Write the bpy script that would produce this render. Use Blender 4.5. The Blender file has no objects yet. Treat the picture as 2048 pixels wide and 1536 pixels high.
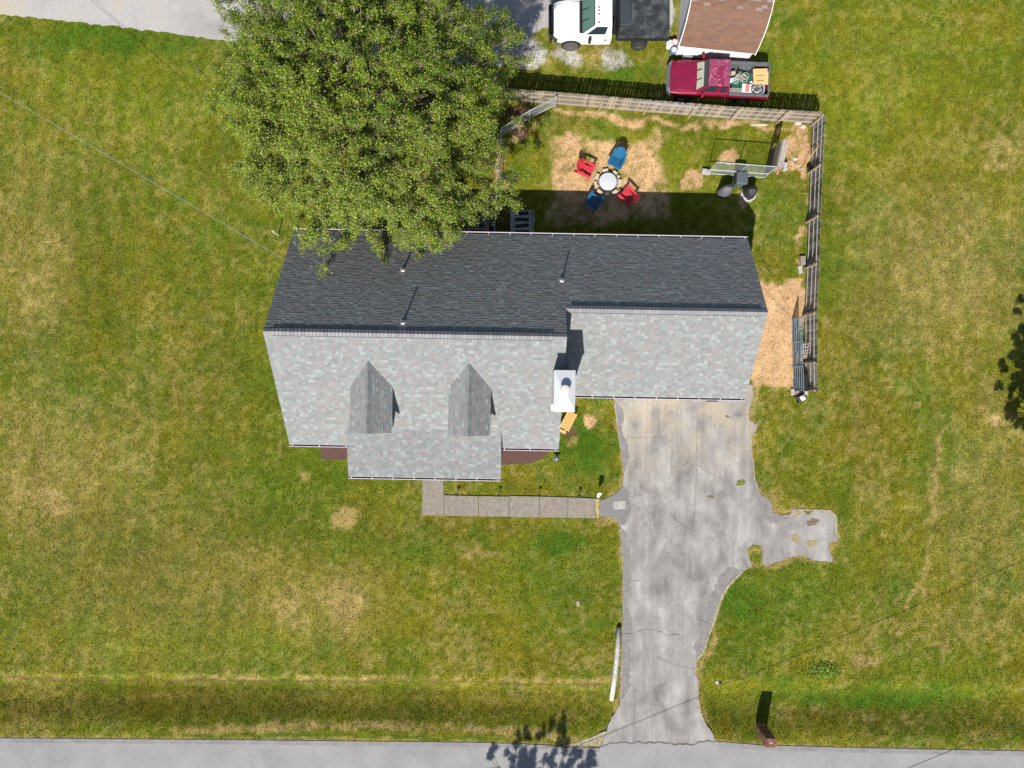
import bpy, math, random
import numpy as np
from mathutils import Vector, Matrix
random.seed(7); rng = np.random.default_rng(11)
S = bpy.context.scene; C = S.collection
PI = math.pi; R = math.radians

# ------------------------------------------------------------------ camera, sky, sun, exposure
H = 37.5; FPX = 1420.0; K = H/FPX
cam_d = bpy.data.cameras.new('camera'); cam = bpy.data.objects.new('camera', cam_d); C.objects.link(cam)
cam.location = (0, 0, H); cam.rotation_euler = (0, 0, 0)
cam_d.sensor_width = 36; cam_d.lens = FPX/2048*36; cam_d.clip_end = 1000
S.camera = cam
w = bpy.data.worlds.new('World'); S.world = w; w.use_nodes = True
nt = w.node_tree; bg = nt.nodes['Background']; sky = nt.nodes.new('ShaderNodeTexSky')
sky.sky_type = 'NISHITA'; sky.sun_disc = False; sky.sun_elevation = R(45); sky.sun_rotation = R(194.5)
nt.links.new(sky.outputs[0], bg.inputs[0]); bg.inputs[1].default_value = 0.062
sl = bpy.data.lights.new('sun', 'SUN'); sun = bpy.data.objects.new('sun', sl); C.objects.link(sun)
sl.energy = 4.2; sl.angle = R(0.53); sl.color = (1.0, 0.955, 0.88); sun.rotation_euler = (R(45), 0, R(-14.5)); sun.location = (0, -20, 30)
S.view_settings.view_transform = 'Standard'; S.view_settings.look = 'None'
S.view_settings.exposure = 0.85; S.view_settings.gamma = 1.0; S.view_settings.use_curve_mapping = False

# ------------------------------------------------------------------ helpers
def W(px, py, h=0.0):
    "point of the place at height h seen at photo pixel px, py"
    k = (H-h)/FPX
    return Vector(((px-1024)*k, -(py-768)*k, h))

def new_mesh(name, verts, faces, m=None, parent=None, smooth=False, cols=None):
    me = bpy.data.meshes.new(name); me.from_pydata([tuple(v) for v in verts], [], faces)
    if m: me.materials.append(m)
    if cols is not None:
        a = me.color_attributes.new('Col', 'FLOAT_COLOR', 'POINT')
        a.data.foreach_set('color', np.asarray(cols, dtype=np.float32).ravel())
    if smooth: me.polygons.foreach_set('use_smooth', [True]*len(me.polygons))
    me.update()
    o = bpy.data.objects.new(name, me); C.objects.link(o)
    if parent: o.parent = parent
    return o

def np_mesh(name, V, F, m, parent=None, cols=None, smooth=False):
    "V (n,3), F (m,k) with one polygon size"
    me = bpy.data.meshes.new(name); n, k = F.shape
    me.vertices.add(len(V)); me.vertices.foreach_set('co', V.astype(np.float32).ravel())
    me.loops.add(n*k); me.loops.foreach_set('vertex_index', F.astype(np.int32).ravel())
    me.polygons.add(n); me.polygons.foreach_set('loop_start', np.arange(0, n*k, k, dtype=np.int32))
    if smooth: me.polygons.foreach_set('use_smooth', np.ones(n, dtype=bool))
    me.materials.append(m)
    if cols is not None:
        a = me.color_attributes.new('Col', 'FLOAT_COLOR', 'POINT')
        a.data.foreach_set('color', cols.astype(np.float32).ravel())
    me.update(calc_edges=True); me.validate()
    o = bpy.data.objects.new(name, me); C.objects.link(o)
    if parent: o.parent = parent
    return o

class MB:
    def __init__(s): s.v = []; s.f = []
    def poly(s, pts):
        n = len(s.v); s.v += [Vector(p) for p in pts]; s.f.append(list(range(n, n+len(pts)))); return s
    def box(s, c, d, rz=0, M=None):
        c = Vector(c); x, y, z = d[0]/2, d[1]/2, d[2]/2; rot = Matrix.Rotation(rz, 3, 'Z') if M is None else M
        n = len(s.v)
        for a in ((-x,-y,-z),(x,-y,-z),(x,y,-z),(-x,y,-z),(-x,-y,z),(x,-y,z),(x,y,z),(-x,y,z)):
            s.v.append(c + rot @ Vector(a))
        for q in ((0,3,2,1),(4,5,6,7),(0,1,5,4),(1,2,6,5),(2,3,7,6),(3,0,4,7)): s.f.append([n+i for i in q])
        return s
    def beam(s, a, b, wd, th, up=(0,0,1)):
        "rectangular bar from a to b"
        a = Vector(a); b = Vector(b); d = (b-a).normalized(); u = Vector(up)
        side = d.cross(u)
        if side.length < 1e-4: side = d.cross(Vector((1,0,0)))
        side.normalize(); u = side.cross(d).normalized(); n = len(s.v)
        for p in (a, b):
            for sx, sz in ((-1,-1),(1,-1),(1,1),(-1,1)): s.v.append(p + side*sx*wd/2 + u*sz*th/2)
        s.f.append([n, n+1, n+2, n+3]); s.f.append([n+7, n+6, n+5, n+4])
        for i in range(4): j = (i+1) % 4; s.f.append([n+i, n+4+i, n+4+j, n+j])
        return s
    def tube(s, a, b, r0, r1=None, seg=8, cap=True):
        r1 = r0 if r1 is None else r1
        a = Vector(a); b = Vector(b); d = (b-a)
        if d.length < 1e-6: return s
        d.normalize(); p = d.orthogonal().normalized(); q = d.cross(p); n = len(s.v)
        for c, r in ((a, r0), (b, r1)):
            for i in range(seg):
                t = 2*PI*i/seg; s.v.append(c + p*math.cos(t)*r + q*math.sin(t)*r)
        for i in range(seg): j = (i+1) % seg; s.f.append([n+i, n+j, n+seg+j, n+seg+i])
        if cap: s.f.append([n+i for i in reversed(range(seg))]); s.f.append([n+seg+i for i in range(seg)])
        return s
    def path(s, pts, r, seg=6):
        for a, b in zip(pts[:-1], pts[1:]): s.tube(a, b, r, seg=seg)
        return s
    def lathe(s, c, prof, seg=20, cap=True):
        c = Vector(c); n = len(s.v)
        for r, z in prof:
            for i in range(seg): t = 2*PI*i/seg; s.v.append(c + Vector((r*math.cos(t), r*math.sin(t), z)))
        for k in range(len(prof)-1):
            for i in range(seg):
                j = (i+1) % seg; s.f.append([n+k*seg+i, n+k*seg+j, n+(k+1)*seg+j, n+(k+1)*seg+i])
        if cap:
            s.f.append([n+i for i in reversed(range(seg))]); m = n+(len(prof)-1)*seg; s.f.append([m+i for i in range(seg)])
        return s
    def loft(s, rings, cap=True):
        n = len(s.v); k = len(rings[0])
        for r in rings: s.v += [Vector(p) for p in r]
        for a in range(len(rings)-1):
            for i in range(k): j = (i+1) % k; s.f.append([n+a*k+i, n+a*k+j, n+(a+1)*k+j, n+(a+1)*k+i])
        if cap: s.f.append([n+i for i in reversed(range(k))]); m = n+(len(rings)-1)*k; s.f.append([m+i for i in range(k)])
        return s
    def prism(s, pts, z0, z1):
        return s.loft([[(p[0], p[1], z0) for p in pts], [(p[0], p[1], z1) for p in pts]])
    def build(s, name, m=None, parent=None, bevel=0, smooth=False, seg=2):
        o = new_mesh(name, s.v, s.f, m, parent, smooth)
        import bmesh
        bm = bmesh.new(); bm.from_mesh(o.data); bmesh.ops.recalc_face_normals(bm, faces=bm.faces); bm.to_mesh(o.data); bm.free()
        if bevel:
            b = o.modifiers.new('bevel', 'BEVEL'); b.width = bevel; b.segments = seg; b.limit_method = 'ANGLE'; b.angle_limit = R(35)
            o.data.polygons.foreach_set('use_smooth', [True]*len(o.data.polygons))
            wn = o.modifiers.new('normals', 'WEIGHTED_NORMAL'); wn.keep_sharp = True
        return o

def tag(o, label=None, cat=None, group=None, kind=None):
    if label: o['label'] = label
    if cat: o['category'] = cat
    if group: o['group'] = group
    if kind: o['kind'] = kind
    return o
def thing(name, label, cat, loc=(0,0,0), rz=0, group=None):
    o = bpy.data.objects.new(name, None); C.objects.link(o); o.empty_display_size = 0.2
    o.location = loc; o.rotation_euler = (0, 0, rz); return tag(o, label, cat, group)
def kids(o): return [c for c in KIDS.get(o.name, [])]
def copy_tree(o, loc, rz, label, allobs):
    def cp(a, par):
        c = a.copy(); C.objects.link(c)
        c.parent = par
        for ch in [x for x in allobs if x.parent == a]: cp(ch, c)
        return c
    r = cp(o, None); r.location = loc; r.rotation_euler = (0, 0, rz); r['label'] = label
    return r

# ------------------------------------------------------------------ materials
def mat(name, col=(.5,.5,.5), rough=.6, metal=0, var=.0, vscale=8, col2=None, bump=0, bscale=40, attr=False, coat=0, spec=.5):
    m = bpy.data.materials.new(name); m.use_nodes = True; n = m.node_tree; b = n.nodes['Principled BSDF']
    b.inputs['Roughness'].default_value = rough; b.inputs['Metallic'].default_value = metal
    b.inputs['Coat Weight'].default_value = coat; b.inputs['Specular IOR Level'].default_value = spec
    geo = n.nodes.new('ShaderNodeNewGeometry'); base = None
    tc = n.nodes.new('ShaderNodeTexCoord')
    if attr:
        a = n.nodes.new('ShaderNodeAttribute'); a.attribute_name = 'Col'; base = a.outputs['Color']
    else:
        rgb = n.nodes.new('ShaderNodeRGB'); rgb.outputs[0].default_value = (*col, 1); base = rgb.outputs[0]
    if var or col2:
        no = n.nodes.new('ShaderNodeTexNoise'); no.inputs['Scale'].default_value = vscale; no.inputs['Detail'].default_value = 6
        no.inputs['Roughness'].default_value = .65
        n.links.new(tc.outputs['Object'], no.inputs['Vector'])
        if col2:
            cr = n.nodes.new('ShaderNodeValToRGB'); cr.color_ramp.elements[0].position = .42; cr.color_ramp.elements[1].position = .6
            n.links.new(no.outputs[0], cr.inputs[0])
            mx = n.nodes.new('ShaderNodeMix'); mx.data_type = 'RGBA'; n.links.new(cr.outputs[0], mx.inputs[0])
            n.links.new(base, mx.inputs[6]); mx.inputs[7].default_value = (*col2, 1); base = mx.outputs[2]
        if var:
            mr = n.nodes.new('ShaderNodeMapRange'); mr.inputs[1].default_value = .3; mr.inputs[2].default_value = .7
            mr.inputs[3].default_value = 1-var; mr.inputs[4].default_value = 1+var; n.links.new(no.outputs[0], mr.inputs[0])
            mx = n.nodes.new('ShaderNodeMix'); mx.data_type = 'RGBA'; mx.blend_type = 'MULTIPLY'; mx.inputs[0].default_value = 1
            n.links.new(base, mx.inputs[6]); n.links.new(mr.outputs[0], mx.inputs[7]); base = mx.outputs[2]
    n.links.new(base, b.inputs['Base Color'])
    if bump:
        nb = n.nodes.new('ShaderNodeTexNoise'); nb.inputs['Scale'].default_value = bscale; nb.inputs['Detail'].default_value = 4
        n.links.new(tc.outputs['Object'], nb.inputs['Vector'])
        bu = n.nodes.new('ShaderNodeBump'); bu.inputs['Strength'].default_value = bump; bu.inputs['Distance'].default_value = .02
        n.links.new(nb.outputs[0], bu.inputs['Height']); n.links.new(bu.outputs[0], b.inputs['Normal'])
    return m

M = {}
M['white'] = mat('white_paint', (.74,.74,.75), .45, var=.05, vscale=3)
M['siding'] = mat('siding', (.55,.54,.5), .6, var=.06)
M['shed_wall'] = mat('shed_wall', (.68,.68,.68), .6, var=.08, vscale=4)
M['fascia'] = mat('fascia', (.7,.69,.7), .5)
M['gutter'] = mat('gutter_metal', (.52,.49,.53), .45)
M['gutter_in'] = mat('gutter_inside', (.015,.012,.02), .9)
M['shingle'] = mat('shingle', attr=True, rough=.92, var=.16, vscale=22, bump=.4, bscale=90, spec=.15)
M['deck'] = mat('roof_deck', (.05,.05,.055), .9)
M['vent'] = mat('ridge_vent', (.02,.022,.025), .8)
M['capmetal'] = mat('chimney_metal', (.50,.51,.54), .5, metal=.2, var=.04, vscale=2)
M['flue'] = mat('flue_cap', (.62,.5,.45), .45, metal=.3, col2=(.7,.62,.58), vscale=6)
M['pvc'] = mat('pvc', (.6,.6,.58), .5)
M['asphalt_patch'] = mat('asphalt_patch', (.165,.155,.152), .9, var=.2, vscale=6, bump=.3)
M['crack'] = mat('crack', (.085,.075,.065), .95, col2=(.16,.14,.12), vscale=4)
M['soil_crack'] = mat('soil_crack', (.10,.08,.05), .95)
M['concrete'] = mat('walk_concrete', (.205,.178,.148), .9, var=.3, vscale=8, bump=.5, bscale=60)
M['block'] = mat('concrete_block', (.36,.35,.33), .9, var=.15, vscale=6, bump=.3)
M['block_tan'] = mat('tan_stone', (.42,.38,.30), .9, var=.12, vscale=6, bump=.3)
M['paver_brown'] = mat('brown_paver', (.24,.2,.16), .9, var=.15)
M['mulch'] = mat('mulch', (.11,.055,.045), .95, col2=(.06,.03,.025), vscale=25, bump=1, bscale=60)
M['wood_new'] = mat('picket_wood', attr=True, rough=.85, var=.25, vscale=9, bump=.2)
M['rail'] = mat('rail_wood', (.31,.26,.195), .85, var=.25, vscale=5)
M['post'] = mat('post_wood', (.30,.24,.17), .85, var=.25, vscale=5)
M['rail_grey'] = mat('rail_grey_wood', (.28,.26,.245), .85, var=.25, vscale=5)
M['galv'] = mat('galvanised', (.5,.53,.55), .4, metal=.5)
M['mesh'] = mat('chain_wire', (.42,.45,.46), .5, metal=.4)
M['panel_blue'] = mat('panel_tube', (.16,.22,.27), .45, metal=.3, var=.3, vscale=6)
M['dark'] = mat('dark_plastic', (.012,.013,.015), .5)
M['rubber'] = mat('rubber', (.02,.02,.021), .8)
M['mat'] = mat('rubber_mat', (.02,.02,.024), .8)
M['black_metal'] = mat('black_metal', (.015,.015,.016), .4)
M['cover_black'] = mat('cover_black', (.022,.022,.025), .6, bump=.6, bscale=9)
M['cover_grey'] = mat('cover_grey', (.095,.095,.105), .7, bump=.6, bscale=9)
M['bin'] = mat('bin_plastic', (.075,.09,.10), .5)
M['blue'] = mat('blue_plastic', (.008,.10,.21), .5, var=.25, vscale=4)
M['red'] = mat('red_plastic', (.50,.035,.045), .5, var=.22, vscale=4)
M['lid'] = mat('galvanised_lid', (.5,.52,.54), .5, metal=.1, var=.07, vscale=3)
M['ash'] = mat('fire_bowl', (.05,.05,.055), .7)
M['yellow_wood'] = mat('yellow_wood', (.60,.36,.12), .6, var=.1)
M['bark'] = mat('bark', (.16,.12,.10), .95, var=.3, vscale=6, bump=.6, bscale=18)
M['twig'] = mat('twig', (.20,.14,.12), .9)
M['log'] = mat('white_log', (.50,.48,.45), .9, col2=(.30,.28,.26), vscale=9, bump=.5)
M['tyre'] = mat('tyre', (.02,.02,.02), .85)
M['tyre_dusty'] = mat('dusty_tyre', (.07,.065,.06), .9)
M['rim'] = mat('rim', (.45,.46,.47), .35, metal=.8)
M['rim_dark'] = mat('dark_rim', (.2,.2,.21), .4, metal=.6)
M['truck_white'] = mat('truck_white', (.78,.79,.81), .25, coat=.5)
M['bed_black'] = mat('bed_black', (.022,.024,.026), .6, var=.4, vscale=3, col2=(.05,.055,.058))
M['toolbox'] = mat('toolbox_black', (.035,.045,.05), .45, var=.2)
M['liner'] = mat('bed_liner', (.09,.095,.105), .7, var=.3, vscale=5)
M['interior'] = mat('cab_interior', (.03,.03,.03), .8)
M['dash'] = mat('dashboard', (.62,.58,.47), .8, var=.1)
M['dash_teal'] = mat('dashboard_teal', (.34,.48,.46), .6, var=.2)
M['chrome'] = mat('chrome', (.5,.55,.6), .25, metal=.9)
M['amber'] = mat('amber_lens', (.5,.18,.02), .3)
M['amber_dark'] = mat('marker_light', (.05,.02,.03), .3)
M['headlight'] = mat('headlight', (.5,.52,.55), .2, metal=.3)
M['taillight'] = mat('taillight', (.4,.01,.01), .3)
M['cardboard'] = mat('cardboard', (.55,.37,.16), .85, var=.1)
M['green_net'] = mat('green_net', (.01,.16,.09), .6)
M['beige'] = mat('beige_cloth', (.4,.36,.3), .8, var=.3)
M['tote'] = mat('grey_tote', (.20,.19,.17), .6)
M['cooler_red'] = mat('cooler_red', (.62,.16,.14), .5)
M['cans'] = mat('crushed_cans', (.30,.29,.29), .4, metal=.3, col2=(.07,.055,.06), vscale=30)
M['paint_blue'] = mat('bucket_blue', (.08,.17,.36), .5)
M['paint_red'] = mat('bucket_red', (.5,.08,.08), .5)
M['brick'] = mat('brick', attr=True, rough=.9, var=.15, vscale=20)
M['mortar'] = mat('mortar', (.25,.2,.17), .95)
M['cable_white'] = mat('cable_white', (.27,.28,.28), .6)
M['cable_black'] = mat('cable_black', (.05,.05,.05), .6)
M['panel_wood'] = mat('shaded_board', (.07,.06,.055), .85, var=.4, vscale=5)  # shade on the lower screen boards, put into their colour
M['grey_board'] = mat('grey_board', (.34,.29,.26), .85, var=.3, vscale=5)
M['flagwhite'] = mat('white_cloth', (.75,.76,.8), .7)
M['flagblue'] = mat('blue_print', (.12,.2,.45), .7)
M['bag'] = mat('dark_bag', (.03,.03,.035), .5)
M['garage_door'] = mat('garage_door', (.6,.6,.6), .5)
M['door'] = mat('door_paint', (.12,.03,.03), .5)
M['glass_dark'] = mat('window_glass', (.02,.03,.035), .08, spec=.8)

def glass(name, tint, g=.12):
    m = bpy.data.materials.new(name); m.use_nodes = True; n = m.node_tree; n.nodes.clear()
    o = n.nodes.new('ShaderNodeOutputMaterial'); mx = n.nodes.new('ShaderNodeMixShader'); t = n.nodes.new('ShaderNodeBsdfTransparent')
    gl = n.nodes.new('ShaderNodeBsdfGlossy'); gl.inputs['Roughness'].default_value = .05; t.inputs[0].default_value = (*tint, 1)
    mx.inputs[0].default_value = g; n.links.new(t.outputs[0], mx.inputs[1]); n.links.new(gl.outputs[0], mx.inputs[2]); n.links.new(mx.outputs[0], o.inputs[0]); return m
M['glass'] = glass('car_glass', (.92,.94,.92), .08)
M['glass_teal'] = glass('teal_glass', (.6,.78,.74), .22)

def peel_paint(name, base, faded, line):
    "old red clear coat peeling in irregular islands with a pale rim"
    m = mat(name, base, .3, coat=.3); n = m.node_tree; b = n.nodes['Principled BSDF']
    tc = n.nodes.new('ShaderNodeTexCoord'); no = n.nodes.new('ShaderNodeTexNoise'); no.inputs['Scale'].default_value = 2.3; no.inputs['Detail'].default_value = 2.0
    no.inputs['Distortion'].default_value = .6
    n.links.new(tc.outputs['Object'], no.inputs['Vector'])
    cr = n.nodes.new('ShaderNodeValToRGB'); e = cr.color_ramp.elements
    e[0].position = .505; e[0].color = (*base, 1); e[1].position = .525; e[1].color = (*line, 1)
    e2 = e.new(.545); e2.color = (*faded, 1)
    n.links.new(no.outputs[0], cr.inputs[0]); n.links.new(cr.outputs[0], b.inputs['Base Color'])
    return m
M['truck_red'] = mat('truck_red', (.22,.006,.033), .3, coat=.4, var=.12, vscale=3)
M['truck_red_roof'] = peel_paint('truck_red_peeling', (.20,.022,.062), (.225,.045,.095), (.42,.17,.25))
M['truck_red_hood'] = mat('truck_red_hood', (.17,.006,.033), .4, coat=.3, var=.2, vscale=3)

def leaf_mat(name):
    m = bpy.data.materials.new(name); m.use_nodes = True; n = m.node_tree; n.nodes.clear()
    o = n.nodes.new('ShaderNodeOutputMaterial'); a = n.nodes.new('ShaderNodeAttribute'); a.attribute_name = 'Col'
    p = n.nodes.new('ShaderNodeBsdfPrincipled'); p.inputs['Roughness'].default_value = .45; p.inputs['Specular IOR Level'].default_value = .35
    t = n.nodes.new('ShaderNodeBsdfTranslucent'); mx = n.nodes.new('ShaderNodeMixShader'); mx.inputs[0].default_value = .17
    n.links.new(a.outputs['Color'], p.inputs['Base Color']); n.links.new(a.outputs['Color'], t.inputs[0])
    n.links.new(p.outputs[0], mx.inputs[1]); n.links.new(t.outputs[0], mx.inputs[2]); n.links.new(mx.outputs[0], o.inputs[0]); return m
M['leaf'] = leaf_mat('leaf')
def blade_mat():
    m = leaf_mat('grass_blade'); 
    for x in m.node_tree.nodes:
        if x.type == 'BSDF_PRINCIPLED': x.inputs['Roughness'].default_value = .9; x.inputs['Specular IOR Level'].default_value = .03
    return m
M['blade'] = blade_mat()

# ground shader: colour field stored on the mesh, finer mottling by noise
def lawn_mat():
    m = bpy.data.materials.new('lawn'); m.use_nodes = True; n = m.node_tree; b = n.nodes['Principled BSDF']
    b.inputs['Roughness'].default_value = 1; b.inputs['Specular IOR Level'].default_value = .0
    a = n.nodes.new('ShaderNodeAttribute'); a.attribute_name = 'Col'; tc = n.nodes.new('ShaderNodeTexCoord')
    base = a.outputs['Color']
    for sc, lo, hi, dist in ((.25, .85, 1.15, 1.0), (9, .72, 1.28, .5), (26, .38, 1.62, 1.2)):
        no = n.nodes.new('ShaderNodeTexNoise'); no.inputs['Scale'].default_value = sc; no.inputs['Detail'].default_value = 3
        no.inputs['Roughness'].default_value = .7; no.inputs['Distortion'].default_value = dist
        n.links.new(tc.outputs['Object'], no.inputs['Vector'])
        mr = n.nodes.new('ShaderNodeMapRange'); mr.inputs[1].default_value = .3; mr.inputs[2].default_value = .7; mr.inputs[3].default_value = lo; mr.inputs[4].default_value = hi
        n.links.new(no.outputs[0], mr.inputs[0])
        mx = n.nodes.new('ShaderNodeMix'); mx.data_type = 'RGBA'; mx.blend_type = 'MULTIPLY'; mx.inputs[0].default_value = 1
        n.links.new(base, mx.inputs[6]); n.links.new(mr.outputs[0], mx.inputs[7]); base = mx.outputs[2]
    n.links.new(base, b.inputs['Base Color'])
    nb = n.nodes.new('ShaderNodeTexNoise'); nb.inputs['Scale'].default_value = 22; nb.inputs['Detail'].default_value = 5; n.links.new(tc.outputs['Object'], nb.inputs['Vector'])
    bu = n.nodes.new('ShaderNodeBump'); bu.inputs['Strength'].default_value = .8; bu.inputs['Distance'].default_value = .04
    n.links.new(nb.outputs[0], bu.inputs['Height']); n.links.new(bu.outputs[0], b.inputs['Normal'])
    return m
M['lawn'] = lawn_mat()

def paving_mat(name, ramp, stain=None, speck=.12, scale=.35, streak=False, cracks=True):
    m = bpy.data.materials.new(name); m.use_nodes = True; n = m.node_tree; b = n.nodes['Principled BSDF']
    b.inputs['Roughness'].default_value = .9; b.inputs['Specular IOR Level'].default_value = .2
    tc = n.nodes.new('ShaderNodeTexCoord'); mp = n.nodes.new('ShaderNodeMapping')
    if streak: mp.inputs['Scale'].default_value = (1.0, .6, 1) 
    n.links.new(tc.outputs['Object'], mp.inputs[0])
    no = n.nodes.new('ShaderNodeTexNoise'); no.inputs['Scale'].default_value = scale; no.inputs['Detail'].default_value = 7; no.inputs['Roughness'].default_value = .6; no.inputs['Distortion'].default_value = .4
    n.links.new(mp.outputs[0], no.inputs['Vector'])
    cr = n.nodes.new('ShaderNodeValToRGB'); e = cr.color_ramp.elements
    e[0].position = ramp[0][0]; e[0].color = (*ramp[0][1], 1); e[1].position = ramp[-1][0]; e[1].color = (*ramp[-1][1], 1)
    for p, c in ramp[1:-1]: q = e.new(p); q.color = (*c, 1)
    n.links.new(no.outputs[0], cr.inputs[0]); base = cr.outputs[0]
    if stain:   # tan rust-coloured staining of the slab in its own region
        sx = n.nodes.new('ShaderNodeSeparateXYZ'); n.links.new(tc.outputs['Object'], sx.inputs[0])
        mr = n.nodes.new('ShaderNodeMapRange'); mr.inputs[1].default_value = stain[0]; mr.inputs[2].default_value = stain[1]; n.links.new(sx.outputs[1], mr.inputs[0])
        n2 = n.nodes.new('ShaderNodeTexNoise'); n2.inputs['Scale'].default_value = .8; n2.inputs['Detail'].default_value = 5; n.links.new(tc.outputs['Object'], n2.inputs['Vector'])
        mm = n.nodes.new('ShaderNodeMath'); mm.operation = 'MULTIPLY'; n.links.new(mr.outputs[0], mm.inputs[0]); 
        m3 = n.nodes.new('ShaderNodeMapRange'); m3.inputs[1].default_value = .38; m3.inputs[2].default_value = .62; n.links.new(n2.outputs[0], m3.inputs[0]); n.links.new(m3.outputs[0], mm.inputs[1])
        mx = n.nodes.new('ShaderNodeMix'); mx.data_type = 'RGBA'; n.links.new(mm.outputs[0], mx.inputs[0]); n.links.new(base, mx.inputs[6]); mx.inputs[7].default_value = (*stain[2], 1); base = mx.outputs[2]
    if streak:
        m2 = n.nodes.new('ShaderNodeMapping'); m2.inputs['Scale'].default_value = (1.9, .06, 1); n.links.new(tc.outputs['Object'], m2.inputs[0])
        n4 = n.nodes.new('ShaderNodeTexNoise'); n4.inputs['Scale'].default_value = 1.0; n4.inputs['Detail'].default_value = 6; n4.inputs['Roughness'].default_value = .65; n.links.new(m2.outputs[0], n4.inputs['Vector'])
        m5 = n.nodes.new('ShaderNodeMapRange'); m5.inputs[1].default_value = .35; m5.inputs[2].default_value = .65; m5.inputs[3].default_value = .86; m5.inputs[4].default_value = 1.14; n.links.new(n4.outputs[0], m5.inputs[0])
        mx = n.nodes.new('ShaderNodeMix'); mx.data_type = 'RGBA'; mx.blend_type = 'MULTIPLY'; mx.inputs[0].default_value = 1; n.links.new(base, mx.inputs[6]); n.links.new(m5.outputs[0], mx.inputs[7]); base = mx.outputs[2]
    sp = n.nodes.new('ShaderNodeTexNoise'); sp.inputs['Scale'].default_value = 26; sp.inputs['Detail'].default_value = 3; sp.inputs['Roughness'].default_value = .8; n.links.new(tc.outputs['Object'], sp.inputs['Vector'])
    mr = n.nodes.new('ShaderNodeMapRange'); mr.inputs[1].default_value = .3; mr.inputs[2].default_value = .7; mr.inputs[3].default_value = 1-speck; mr.inputs[4].default_value = 1+speck; n.links.new(sp.outputs[0], mr.inputs[0])
    mx = n.nodes.new('ShaderNodeMix'); mx.data_type = 'RGBA'; mx.blend_type = 'MULTIPLY'; mx.inputs[0].default_value = 1
    n.links.new(base, mx.inputs[6]); n.links.new(mr.outputs[0], mx.inputs[7]); base = mx.outputs[2]
    if cracks:
        vo = n.nodes.new('ShaderNodeTexVoronoi'); vo.feature = 'DISTANCE_TO_EDGE'; vo.inputs['Scale'].default_value = .55
        nd = n.nodes.new('ShaderNodeTexNoise'); nd.inputs['Scale'].default_value = 2.2; nd.inputs['Detail'].default_value = 5
        n.links.new(tc.outputs['Object'], nd.inputs['Vector'])
        ad = n.nodes.new('ShaderNodeVectorMath'); ad.operation = 'MULTIPLY_ADD'; n.links.new(nd.outputs['Color'], ad.inputs[0]); ad.inputs[1].default_value = (.9,.9,.9); n.links.new(tc.outputs['Object'], ad.inputs[2])
        n.links.new(ad.outputs[0], vo.inputs['Vector'])
        c1 = n.nodes.new('ShaderNodeMapRange'); c1.inputs[1].default_value = .004; c1.inputs[2].default_value = .012; c1.inputs[3].default_value = .0; c1.inputs[4].default_value = 1; n.links.new(vo.outputs[0], c1.inputs[0])
        nm = n.nodes.new('ShaderNodeTexNoise'); nm.inputs['Scale'].default_value = .5; n.links.new(tc.outputs['Object'], nm.inputs['Vector'])
        c2 = n.nodes.new('ShaderNodeMapRange'); c2.inputs[1].default_value = .5; c2.inputs[2].default_value = .6; c2.inputs[3].default_value = 1; c2.inputs[4].default_value = 0; n.links.new(nm.outputs[0], c2.inputs[0])
        mxm = n.nodes.new('ShaderNodeMath'); mxm.operation = 'MAXIMUM'; n.links.new(c1.outputs[0], mxm.inputs[0]); n.links.new(c2.outputs[0], mxm.inputs[1])
        c3 = n.nodes.new('ShaderNodeMapRange'); c3.inputs[3].default_value = .72; n.links.new(mxm.outputs[0], c3.inputs[0])
        mx = n.nodes.new('ShaderNodeMix'); mx.data_type = 'RGBA'; mx.blend_type = 'MULTIPLY'; mx.inputs[0].default_value = 1
        n.links.new(base, mx.inputs[6]); n.links.new(c3.outputs[0], mx.inputs[7]); base = mx.outputs[2]
    n.links.new(base, b.inputs['Base Color'])
    bu = n.nodes.new('ShaderNodeBump'); bu.inputs['Strength'].default_value = .35; bu.inputs['Distance'].default_value = .015
    n.links.new(sp.outputs[0], bu.inputs['Height']); n.links.new(bu.outputs[0], b.inputs['Normal'])
    return m
M['drive'] = paving_mat('driveway_surface', [(.34,(.165,.153,.148)),(.45,(.225,.209,.199)),(.54,(.262,.246,.233)),(.66,(.325,.312,.298))], stain=(-5.5,-1.2,(.33,.285,.225)), streak=True, speck=.26, scale=.95)
M['road'] = paving_mat('road_surface', [(.35,(.215,.212,.212)),(.65,(.265,.262,.26))], speck=.2, scale=.6, cracks=False)
M['road_edge'] = paving_mat('road_edge_surface', [(.35,(.17,.165,.17)),(.65,(.23,.225,.225))], speck=.15, scale=1.5, cracks=False)
M['gravel'] = paving_mat('gravel_surface', [(.32,(.27,.255,.245)),(.5,(.35,.335,.325)),(.66,(.40,.33,.24))], speck=.30, scale=.22, cracks=False)

# ------------------------------------------------------------------ numpy noise and colour field of the lawn
def hash2(ix, iy, seed):
    h = (ix.astype(np.int64)*374761393 + iy.astype(np.int64)*668265263 + seed*974711) & 0x7fffffff
    h = ((h ^ (h >> 13))*1274126177) & 0x7fffffff
    return ((h ^ (h >> 16)) & 0xffff)/65535.0
def vnoise(x, y, s, seed):
    x = x/s + 1000; y = y/s + 1000; ix = np.floor(x); iy = np.floor(y); fx = x-ix; fy = y-iy
    fx = fx*fx*(3-2*fx); fy = fy*fy*(3-2*fy)
    a = hash2(ix, iy, seed); b = hash2(ix+1, iy, seed); c = hash2(ix, iy+1, seed); d = hash2(ix+1, iy+1, seed)
    return (a*(1-fx)+b*fx)*(1-fy) + (c*(1-fx)+d*fx)*fy
def fbm(x, y, s, seed, o=4):
    v = 0; a = 1; t = 0
    for i in range(o): v = v + a*vnoise(x, y, s/2**i, seed+i*17); t += a; a *= .6
    return v/t
def sstep(a, b, x): t = np.clip((x-a)/(b-a), 0, 1); return t*t*(3-2*t)
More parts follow.
